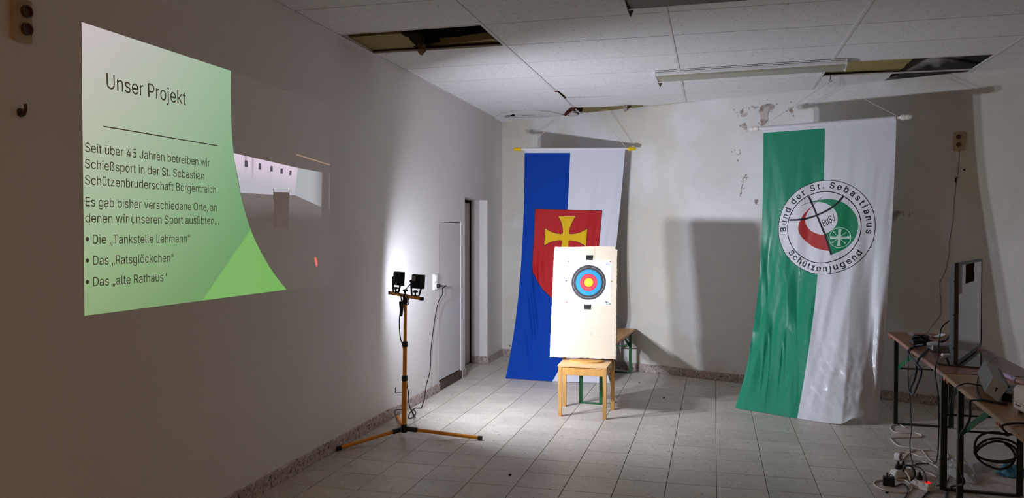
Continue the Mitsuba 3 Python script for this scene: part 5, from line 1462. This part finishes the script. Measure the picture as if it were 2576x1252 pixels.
put(k, 'pin_block', frame(lathe([(0, 0), (0.009, 0), (0.009, 0.012), (0, 0.012)], 14), q + np.array([0.866, -0.5, 0]) * 0.036 + Z3 * 0.027, [0.5, 0.866, 0], [0, 0, 1.0], [0.866, -0.5, 0]), 'plastic_white', 30)
for px, lab in (((1.0033, 5.0912, 0.0), 'tiny dark scrap on the floor in front of the white flex loop'), ((-0.7511, 8.2598, 0.0), 'tiny dark crumb on the floor to the right of the bench leg'), ((-0.4546, 7.5343, 0.0), 'tiny dark crumb on the floor in the shadow of the target'), ((-1.2617, 4.8714, 0.0), 'tiny dark crumb on the floor right of the tripod foot')):
    q = np.array(px)
    m = trimesh.creation.icosphere(1, 0.008)
    m.vertices *= [1.2, 1.0, 0.5]
    m.vertices += (vnoise(np.asarray(m.vertices) * 300, 3) - 0.5)[:, None] * 0.004
    put(None, 'crumb', mv(m, q[0], q[1], 0.0045), 'void_dark', False, label=lab, category='crumb', group='crumbs on the floor')
put(None, 'plastic_bag', crumple(Polygon([(1.4886, 5.7915), (1.5636, 5.8578), (1.6563, 5.8627), (1.6467, 5.6955), (1.6588, 5.5186), (1.5536, 5.3704), (1.4848, 5.4248), (1.4373, 5.5718)]), 0.006, 0.085, 5, 0.022), 'bag_clear', False, label='crumpled clear white plastic bag on the floor behind the table legs', category='bag')
put(None, 'plastic_bag', crumple(Polygon([(1.6666, 5.8653), (1.7475, 5.9625), (1.8165, 5.9513), (1.7848, 5.7847), (1.6806, 5.669), (1.6472, 5.7135)]), 0.006, 0.06, 9, 0.022), 'bag_clear', False, label='small clear plastic wrapper between the white bag and the blue bag', category='bag')
put(None, 'plastic_bag', crumple(Polygon([(1.7523, 5.6786), (1.8416, 5.8174), (1.9326, 5.9335), (1.9431, 5.8434), (1.9791, 5.7455), (1.9343, 5.6142), (1.8059, 5.5897)]), 0.006, 0.075, 7, 0.022), 'bag_blue', False, label='crumpled blue plastic bag on the floor at the right edge', category='bag')

# ---------------------------------------------------------------- on the back wall
o3 = np.array((5.0815, 2.3655))
ob = onback(o3[0], o3[1])
k = wall_box(ob, TB, NB, 0.094, 0.165, 'plastic_ivory', 'socket_brown', 'old ivory double socket high on the back wall right of the green and white banner', 'wall socket')
for dz in (-0.034, 0.036):
    insert(k, ob + np.array([0, 0, dz]) + NB * 0.001, TB, NB, 0.024, 'plastic_ivory', 'socket_brown')
pts = [onback(*q, 0.008) for q in [(5.0822, 2.2847), (5.083, 2.2074), (5.0776, 2.1198), (5.0721, 2.0497), (5.0632, 2.0043), (5.0578, 1.927), (5.0493, 1.8391), (5.0386, 1.645), (5.0152, 1.4857), (5.016, 1.3899), (5.0072, 1.3259), (4.9802, 1.1972), (4.9461, 1.1176), (4.9435, 1.0567), (4.9507, 0.9641), (4.9547, 0.8785), (4.9489, 0.8173), (4.8924, 0.7276), (4.8607, 0.6749), (4.842, 0.6013), (4.8301, 0.4918)]]
cable('thin black wire hanging down the back wall from the ivory socket', pts, 0.0018, 'wire_grey', 6, 4)
wall_patch(Polygon([(5.0536, 2.0435), (5.0628, 2.0466), (5.06, 2.0221), (5.0664, 2.0007), (5.0539, 2.0047)]).buffer(0.002), 0.003, 'void_dark', 'chipped_spot')
wall_patch(Polygon([(5.1176, 2.1179), (5.1299, 2.1173), (5.127, 2.1034), (5.1177, 2.1074)]).buffer(0.002), 0.003, 'void_dark', 'chipped_spot')

# ---------------------------------------------------------------- warm fill lamp added behind the camera
k = thing('rear_lamp', 'added warm fill lamp on the ceiling, unseen behind the camera', 'ceiling light')
put(k, 'housing', mv(cbox((0.50, 0.50, 0.05), 0.01), -0.6, -1.2, HR - 0.03), 'fixture_white', False)
V, F = tri2d(sbox(-0.22, -0.22, 0.22, 0.22))
sh_ = trimesh.Trimesh(np.column_stack([V, np.zeros(len(V))]), F)
if sh_.face_normals[0][2] > 0:
    sh_.invert()
put(k, 'diffuser', mv(sh_, -0.6, -1.2, HR - 0.056), 'plastic_white', False, emitter={'type': 'area', 'radiance': {'type': 'rgb', 'value': list(GLOW)}, 'sampling_weight': 2.0})
